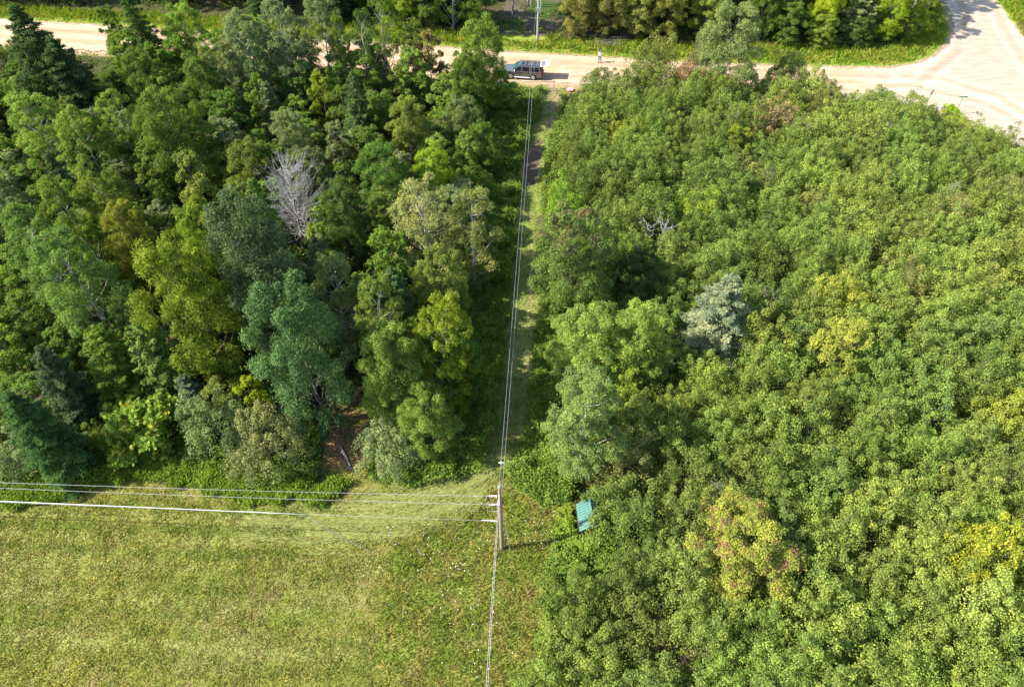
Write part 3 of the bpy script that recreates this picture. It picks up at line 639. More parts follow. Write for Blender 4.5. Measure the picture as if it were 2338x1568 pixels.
for i, (x, y, _) in enumerate(pts):
    xa, ya = np.array([x]), np.array([y])
    dr = segdist(xa, ya, ROAD_NEAR)[0]; u, v = map(float, proj(x, y, 4))
    H = min(4.3, 2.6+dr*.15)*g.uniform(.85, 1.2); Rr = g.uniform(1.7, 2.6)
    if u < 1500 and v > 1150: H *= .72
    if any(abs(x-q_.x) < 3.0 and -7.5 < y-q_.y < 2 for q_ in (ssp, P(2182, 258))): H = g.uniform(1.6, 2.1)
    if dr < 7 and 1430 < u < 1880: H = g.uniform(4.2, 5.6)
    t = float(fbm(xa*.09, ya*.09, 61)[0]); tb = max(0, min(1, (t-.3)*2.2))
    rr = max(0, min(1, (u-1300)/900))
    c = np.array([.10, .142, .040])*(1-tb)+np.array([.135, .178, .045])*tb
    c = c*(.84+.2*rr)*g.uniform(.84, 1.12)*np.array([.95, 1, 1.05])
    if g.random() < .04: c = np.array([.12, .14, .055])
    if g.random() < .05: c = np.array([.09, .13, .04])
    if g.random() < .03: c = np.array([.14, .185, .035])
    plant('shrub', x, y, H, Rr, tuple(c), '', group='shrubs of the dense thicket', cat='shrub'); naming.append((placed_o[-1], 'thicket shrub', H))

# every filler tree and shrub is named from the landmark nearest to it in the view, with direction and rank
MARKS = [(1672, 720, 'the silvery blue spruce'), (1312, 600, 'the rusty-topped maple'), (1335, 1172, 'the green-roofed shed'), (1700, 1260, 'the red-tinged yellow tree'), (2268, 1260, 'the golden shrub'),
  (1952, 790, 'the pale yellow-green upright tree'), (2128, 215, 'the stop sign'), (2190, 240, 'the street name sign'), (1682, 140, 'the tall roadside aspen'), (1480, 565, 'the white snags'), (1332, 800, 'the left light round tree'),
  (1462, 790, 'the right light round tree'), (1348, 980, 'the tall light tree above the shed'), (1300, 460, 'the vivid green track shrub'), (1775, 275, 'the brownish leafy shrub'), (1656, 330, 'the bare grey-brown shrub'),
  (1815, 350, 'the bare brownish shrub'), (2130, 500, 'the pale bare twigs'), (1735, 470, 'the bare dark shrub'), (1990, 350, 'the bare grey twigs'), (2337, 700, 'the middle of the right edge'), (2337, 1400, 'the lower right corner'), (2337, 1000, 'the lower right edge'),
  (2337, 440, 'the upper right edge'), (1610, 1160, 'the bare shrub in the dark hole'), (1146, 1200, 'the near pole'), (1900, 1567, 'the bottom edge, right half'), (1450, 1567, 'the bottom edge beside the meadow'), (1301, 207, 'the pink landing pad'), (1500, 140, 'the small olive road tree'),
  (700, 480, 'the bare dead tree'), (560, 600, 'the tallest blue-green tree'), (652, 800, 'the blue-green tree by the clearing'), (362, 680, 'the biggest yellow-green tree'), (795, 990, 'the brown clearing'), (30, 120, 'the big dark corner spruce'), (372, 300, 'the broad bushy maple'),
  (800, 250, 'the narrow light-tipped spruce'), (1210, 165, 'the parked vehicle'), (962, 500, 'the larger pale birch'), (1072, 520, 'the smaller pale birch'), (890, 680, 'the dark spruce below the birches'), (1008, 770, 'the yellow-green tree by the track'), (30, 980, 'the bottom left spruce'),
  (330, 980, 'the bright round field bush'), (1218, 370, 'the muddy track patch'), (200, 90, 'the open road stretch at left'), (210, 440, 'the matching yellow-green pair'), (600, 230, 'the soft bluish pine'), (560, 100, 'the grey-green aspens'), (2, 560, 'the left edge'), (592, 1020, 'the greyish field-edge shrub'), (985, 380, 'the bright-topped low tree')]
ORD = ['nearest', 'second', 'third', 'fourth', 'fifth', 'sixth', 'seventh', 'eighth', 'ninth', 'tenth', 'eleventh', 'twelfth', 'thirteenth', 'fourteenth', 'fifteenth', 'sixteenth', 'seventeenth']
buckets = {}
for o, kd, h in naming:
    u, v = map(float, proj(o.location.x, o.location.y, h*.7)); ms = [m_ for m_ in MARKS if (m_[0] > 1180) == (u > 1180)] if kd == 'thicket shrub' else [m_ for m_ in MARKS if m_[0] < 1230]
    if kd == 'far tree': ms = [(1195, 40, 'the far pole clearing'), (1740, 20, 'the two dark spruces beyond the road'), (1862, 40, 'the lemon-green maple'), (2070, 40, 'the junction corner birch'), (905, 30, 'the bright maple left of the far pole'), (1385, 50, 'the brush pile'), (292, 10, 'the tall road spruce'), (60, 20, 'the top left corner'), (640, 10, 'the grey-green aspens'), (1655, 30, 'the tall roadside aspen')]
    d, mk = min(((math.hypot(u-m_[0], v-m_[1]), m_) for m_ in ms), key=lambda q: q[0])
    a = math.atan2(-(v-mk[1]), u-mk[0]); k8 = int(round(a/(PI/4))) % 8
    buckets.setdefault((kd, mk[2], k8), []).append((d, u, v, o))
DIRS = ['right of', 'up and right of', 'above', 'up and left of', 'left of', 'down and left of', 'below', 'down and right of']
for (kd, mk, k8), L in buckets.items():
    L.sort(key=lambda q: q[0])
    for r, (d, u, v, o) in enumerate(L):
        nm = {'thicket shrub': 'leafy thicket shrub', 'understory tree': 'understory tree', 'far tree': 'shaded back-row tree'}[kd]
        o['label'] = ('%s %s %s %s' % (ORD[min(r, 16)], nm, DIRS[k8], mk))

# ------------------------------------------------------------------ dead trees and bare wood
def dead_tree(name, u, v, H, spread, n, label, seed, lean=(0, 0), mat='dead', thick=1.0):
    g = np.random.default_rng(seed); p = P(u, v); t = thing(name, label, 'dead tree', p)
    top = np.array([lean[0], lean[1], H]); tr = [(0, 0, -.1), top*.35+np.array([.1, 0, 0]), top*.7, top]
    tv, tf = tubes([(tr, np.array([.17, .12, .07, .015])*thick)], 7); link('trunk', mesh_np('dead_trunk', tv, tf, smooth=True), M[mat], t)
    L = []; tra = np.array(tr)
    for i in range(n):
        s = g.uniform(.12, .98)**.8; q = np.array([np.interp(s*H, tra[:, 2], tra[:, k]) for k in range(3)])
        a = g.uniform(0, 6.28); d = np.array([math.cos(a), math.sin(a), 0]); ln = spread*(1.08-s*.72)*g.uniform(.5, 1.1)
        def f(r): return q+d*ln*r+np.array([0, 0, 1])*(ln*(.25*r+.75*r*r))*g.uniform(.7, 1.1)
        ps = [f(0), f(.33)+g.normal(size=3)*.07, f(.66)+g.normal(size=3)*.1, f(1)+g.normal(size=3)*.1]
        L.append((ps, np.array([.042, .032, .022, .008])*thick*(1.2-.5*s)))
        for k in range(5):
            w0 = ps[1+k % 2]*(1-.3)+ps[2+k % 2]*.3; dd = d*.6+g.normal(size=3)*.55+np.array([0, 0, .5]); dd /= np.linalg.norm(dd)
            l2 = ln*g.uniform(.18, .42); L.append(([w0, w0+dd*l2*.5+g.normal(size=3)*.04, w0+dd*l2+np.array([0, 0, .1*l2])], np.array([.02, .014, .005])*thick))
    tv, tf = tubes(L, 4); link('branches', mesh_np('dead_branches', tv, tf, smooth=True), M[mat], t)
    placed.append((p.x, p.y, 2)); return t
dead_tree('dead_tree', 694, 577, 10.2, 5.4, 170, 'bare silver-grey dead tree with upswept branches in the left woods', 3, (.5, .2), thick=.75)
dead_tree('dead_tree', 1464, 592, 4.7, 2.3, 13, 'small bare white snag in the thicket right of the rusty-topped maple, left of two', 5, (.1, 0), thick=1.0)
dead_tree('dead_tree', 1497, 590, 5.2, 2.5, 13, 'small bare white snag in the thicket right of the rusty-topped maple, right of two', 6, (.4, 0), thick=1.0)
M['twig'] = plain('bare_twigs', (.20, .17, .155), .9, noise=.3)
for (u, v, H, s, lab) in [(1658, 355, 5.2, 1.7, 'bare grey-brown shrub in the upper thicket beside the yellow-green upright shrub'), (1815, 372, 5.2, 1.6, 'bare brownish shrub of dead twigs below the brownish leafy shrub'),
                          (1735, 750, 4.8, 2.0, 'bare brown twiggy shrub just right of the silvery spruce'), (1800, 828, 4.6, 1.9, 'bare purplish twiggy shrub below right of the silvery spruce'),
                          (1585, 165, 5.5, 1.4, 'bare twigs sticking up beside the brownish-leaved young tree near the road'), (2130, 520, 5.6, 1.8, 'bare pale twigs showing through the upper right thicket'),
                          (1610, 1180, 4.8, 1.7, 'bare brown shrub in a dark hole above the red-tinged tree'), (1735, 470, 5.0, 1.6, 'bare dark shrub in a gap of the upper thicket'), (1990, 370, 5.4, 1.6, 'bare grey twigs in the thicket below the road junction')]:
    dead_tree('bare_shrub', u, v, H, s, 26, lab, int(u), mat='twig', thick=.6)
def sticks(name, lines, mat, label, cat, sides=6, kind=None):
    tv, tf = tubes(lines, sides); return tag(link(name, mesh_np(name, tv, tf, smooth=True), M[mat]), label, cat, kind=kind)
a, b = P(777, 1020), P(800, 1066); mid = (a+b)/2
sticks('fallen_log', [([(a.x, a.y, .16), (mid.x+.06, mid.y, .15), (b.x, b.y, .1)], [.06, .085, .07]), ([(b.x-.25, b.y-.1, .08), (b.x+.22, b.y-.16, .07)], [.05, .04]), ([(mid.x, mid.y, .15), (mid.x-.35, mid.y+.3, .22)], [.03, .015])],
       'dead', 'pale fallen log lying in the brown clearing at the field edge', 'log')
a, b = P(138, 1063), P(182, 1094)
sticks('fallen_branch', [([(a.x, a.y, .12), ((a.x+b.x)/2, (a.y+b.y)/2+.1, .15), (b.x, b.y, .06)], [.05, .035, .02]), ([((a.x+b.x)/2, (a.y+b.y)/2+.1, .15), ((a.x+b.x)/2+.6, (a.y+b.y)/2+.2, .1)], [.02, .01])],
       'dead', 'thin bare branch fallen on the mown field beside the corner spruce', 'branch')
g2 = np.random.default_rng(17); p = P(1385, 103); L = []
for i in range(46):
    a = g2.uniform(-.5, .5)+(PI if g2.random() < .5 else 0); c0 = np.array([p.x+g2.normal()*1.1, p.y+g2.normal()*.5, .25+abs(g2.normal())*.3]); d = np.array([math.cos(a), math.sin(a)*.7, g2.uniform(-.05, .2)])*g2.uniform(.5, 1.5)
    L.append(([c0-d, c0+g2.normal(size=3)*.06, c0+d], [.022, .016, .006]))
sticks('brush_pile', L, 'twig', 'pile of cut grey branches on the grassy verge behind the person', 'brush pile', 4)
L = []
for (u, v) in [(1190, 30), (1180, 38), (1205, 60), (1160, 50), (1215, 45)]:
    q = P(u, v); a = g2.uniform(0, 3); d = np.array([math.cos(a), math.sin(a), .03])*g2.uniform(.8, 1.7); q = np.array([q.x, q.y, .15]); L.append(([q-d, q+d], [.06, .03]))
sticks('fallen_branches', L, 'dead', 'scattered bleached branches on the shaded ground of the pole clearing', 'branches', kind='stuff')
for (u, v, H, lab) in [(1170, 42, 9, 'bare slim trunk at the back left of the pole clearing'), (1213, 18, 10, 'bare slim trunk behind the pole clearing, left of the far pole'), (1205, 14, 9.5, 'thinner bare trunk just left of the slim one behind the pole clearing'), (1110, 60, 8, 'forked pale stem at the left edge of the pole clearing')]:
    dead_tree('bare_tree', u, v, H, 1.2, 7, lab, u, mat='twig', thick=.8)

# ------------------------------------------------------------------ undergrowth, grass, flowers (uncountable)
g = np.random.default_rng(4)
def scatter(n, x0, x1, y0, y1): return g.uniform(x0, x1, n), g.uniform(y0, y1, n)
def visible(x, y, z=0, m=90):
    u, v = proj(x, y, z); return (u > -m) & (u < 2338+m) & (v > -m) & (v < 1568+m)
def herb(n, box, cond, hfun, cfun, size, mat, name, label, cat, per=5):
    x, y = scatter(n, *box); k = visible(x, y) & cond(x, y); x, y = x[k], y[k]; h = hfun(x, y)
    X = np.repeat(x, per)+g.normal(0, .14, len(x)*per); Yy = np.repeat(y, per)+g.normal(0, .14, len(x)*per); Hh = np.repeat(h, per)*g.uniform(.45, 1.1, len(x)*per)
    C = np.c_[X, Yy, Hh+.02+gz(X, Yy)]; Nn = np.c_[g.normal(0, .55, len(X)), g.normal(0, .55, len(X)), np.ones(len(X))]
    V, F = leaf_quads(C, Nn, size*g.uniform(.6, 1.35, len(X)), g); c = cfun(X, Yy)*g.uniform(.72, 1.28, (len(X), 1))*np.repeat(g.uniform(.8, 1.2, (len(x), 1)), per, 0)
    o = link(name, mesh_np(name, V, F, {'col': c}), M[mat]); tag(o, label, cat, kind='stuff'); return o
def und_h(x, y):
    n = fbm(x*.55, y*.55, 91, 3); n2 = vnoise(x*1.9, y*1.9, 95)
    return .15+sst(.3, .75, n)*.9+n2*.45
def wooded(x, y):
    lq = P(1301.5, 207)
    a = (inpoly(x, y, FOREST) | inpoly(x, y, THICK) | (inpoly(x, y, FARW) & (fbm(x*.35, y*.35, 51) > .45))) & ~inpoly(x, y, BROWN)
    sh = P(1340, 1172, 1.5); return a & (np.hypot(x-sh.x, y-sh.y) > 1.5) & (np.hypot(x-lq.x, y-lq.y+.6) > 1.8)
BR4 = W([(1262, 1195), (1300, 1210), (1425, 1215), (1450, 1330), (1440, 1590), (1205, 1590), (1236, 1420), (1246, 1320), (1258, 1262)])
def side(x, y):
    d = segdist(x, y, TRACK_BAND); dd = d+(fbm(x*.8, y*.8, 55)-.5)*1.6
    m = (dd > 1.35) & (d < 9) & (y < 81.5) & (y > 27) & (x > -9) & (x < 12)
    m |= (inpoly(x, y, BR4) & (vnoise(x*1.5, y*1.5, 4) > .15)) | inpoly(x, y, BR2) | inpoly(x, y, BR3) | inpoly(x, y, BRAMBLE)
    for q in (MUD, MUD2, MUD3): m &= ~inpoly(x, y, q)
    lpx = P(1301.5, 207); m &= ~((np.abs(x-lpx.x+.3) < 1.9) & (y < lpx.y+2) & (y > lpx.y-3.2))
    return m & ~inpoly(x, y, BROWN) & (segdist(x, y, TRACK_BAND) > 1.0)
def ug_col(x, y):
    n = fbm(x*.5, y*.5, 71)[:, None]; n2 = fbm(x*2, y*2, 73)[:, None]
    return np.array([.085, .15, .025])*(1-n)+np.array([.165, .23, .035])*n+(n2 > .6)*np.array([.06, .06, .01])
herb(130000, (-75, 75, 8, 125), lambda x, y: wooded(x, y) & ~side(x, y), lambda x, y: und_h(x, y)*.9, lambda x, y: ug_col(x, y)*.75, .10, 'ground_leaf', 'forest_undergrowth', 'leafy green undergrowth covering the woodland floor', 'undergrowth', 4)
herb(190000, (-18, 12, 12, 83), side, und_h, ug_col, .085, 'ground_leaf', 'track_undergrowth', 'low leafy brambles and weeds along both sides of the mown track', 'undergrowth', 5)
edge_pts = W([(0, 1110), (100, 1098), (200, 1062), (300, 1048), (410, 1050), (520, 1083), (640, 1092), (735, 1096)])
herb(110000, (-48, 0, 24, 36), lambda x, y: (segdist(x, y, edge_pts)+(fbm(x, y, 3)-.5)*2.5 < 1.9) & ~inpoly(x, y, BROWN) & (segdist(x, y, BROWN+[BROWN[0]]) > .9), lambda x, y: .15+.9*fbm(x*.9, y*.9, 8), lambda x, y: np.array([.12, .18, .02])*(.7+.7*fbm(x, y, 6)[:, None]), .08, 'ground_leaf', 'field_edge_weeds', 'bright yellow-green weeds along the edge between woods and mown field', 'weeds', 5)

def blades(name, label, n, box, cond, hfun, wid, cfun, lean=.35, dirf=None):
    x, y = scatter(n, *box); k = visible(x, y, 0, 40) & cond(x, y); x, y = x[k], y[k]; n = len(x)
    h = hfun(x, y)*g.uniform(.6, 1.3, n); a = g.uniform(0, 2*PI, n); wv = np.c_[np.cos(a), np.sin(a), np.zeros(n)]*(wid*g.uniform(.6, 1.4, n))[:, None]
    tip = np.c_[g.normal(0, lean, n)*h, g.normal(0, lean, n)*h, h]
    if dirf is not None: tip = tip+dirf(x, y)
    b0 = np.c_[x, y, gz(x, y)-.02]; tx = b0+tip; md = b0+tip*np.array([.35, .35, .62])
    V = np.stack([b0-wv, b0+wv, md+wv*.8, tx, md-wv*.8], 1).reshape(-1, 3)
    F4 = np.arange(5*n).reshape(n, 5); c = cfun(x, y)*g.uniform(.7, 1.35, (n, 1)); c *= np.c_[g.uniform(.9, 1.15, n), np.ones(n), g.uniform(.8, 1.2, n)]
    return tag(link(name, mesh_np(name, V, F4, {'col': c}), M['grass']), label, 'grass', kind='stuff')
def in_field(x, y):
    return (y < 38) & ~inpoly(x, y, FOREST) & ~inpoly(x, y, THICK) & ~inpoly(x, y, BR2) & ~inpoly(x, y, BRAMBLE)
blades('field_grass', 'short mown yellow-green grass of the field at lower left', 420000, (-46, 6, 9, 36), lambda x, y: in_field(x, y) & ~inpoly(x, y, TALLW), lambda x, y: .04+.12*fbm(x*1.2, y*1.2, 5), .028, lambda x, y: ground_colour(x, y)*1.3*(.8+.5*vnoise(x*5, y*5, 12)[:, None]), .9)
blades('meadow_grass', 'tall unmown grass and weeds round the foot of the near pole', 130000, (-16, 8, 9, 36), lambda x, y: inpoly(x, y, TALLW) & ~inpoly(x, y, BR3), lambda x, y: .1+.3*fbm(x*1.1, y*1.1, 15), .02, lambda x, y: ground_colour(x, y)*1.35, .8)
def trk(x, y): return (segdist(x, y, TRACK_BAND) < 2.0) & (y < 82) & ~inpoly(x, y, MUD) & ~inpoly(x, y, MUD2) & ~inpoly(x, y, MUD3)
blades('track_grass', 'flattened green grass growing on the mown track', 60000, (-10, 8, 26, 82), trk, lambda x, y: .08+.16*fbm(x*1.5, y*1.5, 5), .025, lambda x, y: ground_colour(x, y)*1.15, .6)
vh = lambda x, y: (.12+.55*sst(.4, 1.8, segdist(x, y, ROAD_FAR))*(.4+fbm(x*.9, y*.9, 25)))
blades('verge_grass', 'tall bright green grass of the verge beyond the gravel road', 190000, (-80, 80, 84, 120), lambda x, y: (inpoly(x, y, VERGE) | ((x > 62) & (y > 90) & ~inpoly(x, y, THICK))) & ~inpoly(x, y, ROAD) & ~inpoly(x, y, GAP), vh, .045, lambda x, y: ground_colour(x, y)*1.1, .35)
blades('roadside_grass', 'dry short grass strip along the near edge of the gravel road', 40000, (-70, 60, 66, 96), lambda x, y: (segdist(x, y, ROAD_NEAR) < 3) & (np.hypot(x-P(1301.5, 207).x, y-P(1301.5, 207).y) > .7) & ~inpoly(x, y, ROAD) & ~inpoly(x, y, THICK), lambda x, y: .08+.25*sst(.3, 2.5, segdist(x, y, ROAD_NEAR)), .035, lambda x, y: ground_colour(x, y)*1.15, .5)
# hay strands lying along the swaths
HX = []; HC = []
for s in SWATH[:4]:
    s = np.array(s); L = np.r_[0, np.cumsum(np.hypot(*np.diff(s, axis=0).T))]; n = int(L[-1]*330)
    t = g.uniform(0, L[-1], n); x = np.interp(t, L, s[:, 0]); y = np.interp(t, L, s[:, 1]); x2 = np.interp(t+.5, L, s[:, 0]); y2 = np.interp(t+.5, L, s[:, 1]); d = np.c_[x2-x, y2-y, np.zeros(n)]
    d[np.linalg.norm(d, axis=1) < .05] = (-1, 0, 0); d /= np.linalg.norm(d, axis=1)[:, None]; perp = np.c_[-d[:, 1], d[:, 0], np.zeros(n)]
    off = g.normal(0, .7, n); off = off+.45*np.sin(off*5+np.interp(t, L, np.arange(len(L)))*1.7)
    c = np.c_[x, y, g.uniform(.04, .09, n)+gz(x, y)]+perp*off[:, None]; dd = d+g.normal(size=(n, 3))*np.array([.4, .4, .1]); ln = g.uniform(.12, .36, n)[:, None]
    HX.append(np.stack([c-dd*ln, c-perp*.022, c+dd*ln, c+perp*.022], 1).reshape(-1, 3)); HC.append(np.array([.32, .345, .105])*g.uniform(.5, 1.2, (n, 1)))
V = np.vstack(HX); Cc = np.vstack(HC)
tag(link('hay', mesh_np('hay', V, np.arange(len(V)).reshape(-1, 4), {'col': Cc}), M['grass']), 'pale cut hay strands lying in curved swaths at the field corner', 'hay', kind='stuff')
# wildflowers
FX = []; 
for (u, v, n, s) in [(1040, 1290, 60, 26), (970, 1265, 40, 30), (1225, 1240, 40, 22), (1200, 1180, 26, 30), (1120, 1250, 26, 30), (1175, 1085, 20, 22), (900, 1230, 30, 30), (1090, 1400, 60, 60), (1000, 1350, 60, 60), (1050, 1480, 70, 60), (1260, 1290, 20, 20), (860, 1300, 20, 30), (1095, 1150, 16, 25)]:
    for k in range(n//2): q = P(u+g.normal()*s, v+g.normal()*s*.8); FX.append((q.x, q.y, g.uniform(.35, .6)))
FX = np.array(FX); V, F = leaf_quads(FX, np.c_[g.normal(0, .3, len(FX)), g.normal(0, .3, len(FX)), np.ones(len(FX))], .028*g.uniform(.5, 1.4, len(FX)), g, .9)
tag(link('wildflowers', mesh_np('wildflowers', V, F), M['white']), 'tiny white wildflowers dotted in the unmown grass round the near pole', 'flowers', kind='stuff')

# ------------------------------------------------------------------ box helpers for built objects
def bm_new(): return bmesh.new()
def box(bm, c, s, rot=None):
    r = bmesh.ops.create_cube(bm, size=1.0); M4 = Matrix.Translation(Vector(c)) @ (rot.to_4x4() if rot else Matrix()) @ Matrix.Diagonal((*s, 1))
    bmesh.ops.transform(bm, matrix=M4, verts=r['verts']); return r['verts']
def cyl(bm, p0, p1, r0, r1=None, seg=16):
    p0, p1 = Vector(p0), Vector(p1); d = p1-p0
    r = bmesh.ops.create_cone(bm, cap_ends=True, segments=seg, radius1=r0, radius2=r0 if r1 is None else r1, depth=d.length)
    bmesh.ops.transform(bm, matrix=Matrix.Translation((p0+p1)/2) @ d.to_track_quat('Z', 'Y').to_matrix().to_4x4(), verts=r['verts'])
def prism(bm, prof, y0, y1, y0t=None):
    """side profile (x, z) extruded across y; optional function giving half width at height"""
    a = [bm.verts.new((x, y0 if y0t is None else -y0t(z), z)) for x, z in prof]; b_ = [bm.verts.new((x, y1 if y0t is None else y0t(z), z)) for x, z in prof]
    n = len(prof); bm.faces.new(a); bm.faces.new(b_[::-1])
    for i in range(n): bm.faces.new((a[(i+1) % n], a[i], b_[i], b_[(i+1) % n]))
def quad(bm, *ps): return bm.faces.new([bm.verts.new(p) for p in ps])
def fin(name, bm, mat, parent=None, bevel=0, smooth=False, label=None):
    bmesh.ops.recalc_face_normals(bm, faces=bm.faces)
    if bevel: bmesh.ops.bevel(bm, geom=[e for e in bm.edges if e.calc_face_angle(0) > .5], offset=bevel, segments=2, affect='EDGES', clamp_overlap=True)
    me = bpy.data.meshes.new(name); bm.to_mesh(me); bm.free()
    if smooth:
        for q in me.polygons: q.use_smooth = True
    o = link(name, me, M[mat] if isinstance(mat, str) else mat, parent)
    if label: o['label'] = label
    return o

# ------------------------------------------------------------------ power line
POLE = P(1146, 1253); PH = 8.7
t = thing('utility_pole', 'brown wooden utility pole in the unmown grass where the wires meet', 'utility pole', POLE)
tv, tf = tubes([([(0, 0, -.3), (-.03, .02, 4.5), (-.07, .05, PH)], [.14, .12, .095])], 14); link('post', mesh_np('post', tv, tf, smooth=True), M['pole'], t)
bm = bm_new(); cyl(bm, (-.07, .05, PH-.01), (-.07, .05, PH+.35), .035, .02, 10); fin('top_pin', bm, 'steel', t)
bm = bm_new(); cyl(bm, (-.07, .05, PH-.02), (-.07, .05, PH+.04), .115, .115, 14); fin('pole_cap', bm, 'steel', t)
def insul(x0, z, parent, n=4, y=0.05):
    bm = bm_new(); cyl(bm, (x0+.1, y, z), (x0-.75, y, z), .018, None, 8)
    for k in range(n): cyl(bm, (x0-.16-.13*k, y, z), (x0-.22-.13*k, y, z), .075, .05, 12)
    return fin('insulator', bm, 'porcelain', parent)
insul(-.1, PH-1.2, t); insul(-.1, PH-2.3, t, 3)
bm = bm_new()
for k in range(4): cyl(bm, (-.14, -.1, PH-1.5-.18*k), (-.14, -.1, PH-1.59-.18*k), .07, .045, 12)
fin('post_insulator', bm, 'porcelain', t)
def wire(name, pts, r, mat, label, cat='wire', parent=None, sides=5, group=None):
    tv, tf = tubes([(pts, r)], sides); o = link(name, mesh_np(name, tv, tf, smooth=True), M[mat], parent)
    if label: tag(o, label, cat, group)
    return o
def arc(p, q, sag, n=24):
    p, q = np.array(p, float), np.array(q, float); s = np.linspace(0, 1, n)[:, None]; r = p+(q-p)*s; r[:, 2] -= (4*sag*s*(1-s))[:, 0]; return r
top = np.array([POLE.x-.07, POLE.y+.05, PH])
def loop(a, b_, drop, side): s = np.linspace(0, 1, 12)[:, None]; r = np.array(a)*(1-s)+np.array(b_)*s; r[:, 2] -= (4*drop*s*(1-s))[:, 0]; r[:, 0] += (4*side*s*(1-s))[:, 0]; return r
tv, tf = tubes([(loop((-.85, .05, PH-1.2), (-.2, -.1, PH-1.95), .55, -.35), .016), (loop((-.85, .05, PH-2.3), (-.1, -.05, PH-3.0), .35, -.3), .016), (loop((-.75, .05, PH-1.25), (-.15, -.1, PH-2.3), .5, .1), .014)], 5)
link('jumper_wires', mesh_np('jumper_wires', tv, tf, smooth=True), M['wire'], t)
FARP = P(1227, 94); FH = 10.5
ftop = np.array([FARP.x, FARP.y, FH])
tag(wire('power_line', arc(top+[.0, 0, .33], ftop+[-.05, 0, .1], .9), .0075, 'wire', None), 'upper of two parallel power wires over the track between the two poles', 'wire', 'wires over the track')
tag(wire('power_line', arc(top+[.16, 0, -.75], ftop+[.25, 0, -.9], .9), .0075, 'wire', None), 'lower of two parallel power wires over the track between the two poles', 'wire', 'wires over the track')
q = P(1129, 1330, 7.5); dirv = np.array([q.x-top[0], q.y-top[1], 0]); dirv /= np.linalg.norm(dirv)
back = top+dirv*55
tag(wire('power_line', arc(top+[0, 0, .1], back+[-.5, 0, .3], 1.2, 40), .010, 'wire', None), 'left of two wires running from the near pole to the bottom edge', 'wire', 'wires below the near pole')
tag(wire('power_line', arc(top+[.02, 0, -.8], back+[-.3, 0, -.8], 1.2, 40), .010, 'wire', None), 'right of two wires running from the near pole to the bottom edge', 'wire', 'wires below the near pole')
def leftwire(v_left, z, r, zl=None, mat='wire', v_at=1):
    a = np.array([POLE.x-.9, POLE.y+.05, z]); zl = zl or z; l = np.array(P(0, v_left, zl)); d = l-a; return arc(a, a+d*1.7, .25*1.7, 40)
tag(wire('power_line', leftwire(1094, PH-1.2, .02), .009, 'wire', None), 'uppermost of the wires crossing the field from the near pole to the left', 'wire', 'wires over the field')
tag(wire('power_line', leftwire(1107, PH-2.3, .02), .009, 'wire', None), 'second wire from top crossing the field from the near pole to the left', 'wire', 'wires over the field')
zt = 4.3; a = np.array(P(1134, 1189, zt)); l = np.array(P(0, 1143, zt)); l2 = a+(l-a)*1.7
mess = arc(a, l2, .2, 40)
tag(wire('messenger_wire', mess, .007, 'wire', None), 'thin lowest wire crossing the field from the near pole to the left', 'wire', 'wires over the field')
cut = np.array(P(672, 1172, zt-.02)); endg = P(842, 1256, .1)
cab = [l2-[0, 0, .05]]+[np.array(l)*(1-s)+cut*s-[0, 0, .04] for s in np.linspace(0, 1, 12)]+[np.array(P(692, 1176, zt-.5)), np.array(P(710, 1184, zt-1.2))]
wire('service_cable', cab, .018, 'cable', 'thick bright cable strung along the lowest wire over the field', 'cable')
wire('drop_wire', [np.array(P(710, 1184, zt-1.2)), np.array(P(740, 1203, 2.4)), np.array(P(780, 1228, 1.2)), np.array(endg)], .016, 'wire', 'thin wire dropping from the end of the thick cable to the grass', 'wire')
b = np.array(P(1100, 1187, zt)); wire('line_splice', [b, a+(b-a)*.5+[0, 0, .03], a], [.026, .034, .028], 'cable', 'thick white sleeve on the lowest wire next to the near pole', 'cable sleeve')
sp = P(1144, 1056, PH-.2)
bm = bm_new(); rr = bmesh.ops.create_uvsphere(bm, u_segments=12, v_segments=8, radius=.08); box(bm, (0, 0, 0), (.34, .035, .035)); o = fin('wire_spacer', bm, 'white'); o.location = (sp.x, sp.y, sp.z); tag(o, 'small white spacer clamped on the wires just up from the near pole', 'spacer')
gy0 = np.array([POLE.x-.1, POLE.y, 5.2]); wire('guy_wire', [np.array([POLE.x+.02, POLE.y+.1, 5.6]), np.array([POLE.x+.45, POLE.y-.2, 2.2]), np.array([POLE.x+.55, POLE.y-.1, 0])], .018, 'wire', 'slack grounding wire hanging at the right side of the near pole', 'wire')
t = thing('utility_pole', 'grey-green utility pole beyond the road at the top of the picture', 'utility pole', FARP)
tv, tf = tubes([([(0, 0, -.3), (0, 0, FH)], [.17, .12])], 12); link('post', mesh_np('post', tv, tf, smooth=True), M['pole_grey'], t)
bm = bm_new(); cyl(bm, (.36, -.1, 3.9), (.34, -.1, FH-.6), .075, .07, 12); box(bm, (.2, -.1, 4.1), (.4, .08, .1)); box(bm, (.2, -.05, 7.5), (.35, .06, .08)); fin('riser_pipe', bm, 'pole_grey', t)
bm = bm_new(); box(bm, (-.22, -.14, 4.6), (.26, .2, .42)); box(bm, (.17, -.2, 4.55), (.3, .22, .6)); fin('switch_box', bm, 'steel', t, .02)
bm = bm_new(); cyl(bm, (-.1, -.12, FH-.9), (.35, -.12, FH-.9), .03, None, 8); cyl(bm, (-.05, 0, FH), (-.05, 0, FH+.2), .06, .04, 10); fin('insulator', bm, 'porcelain', t)

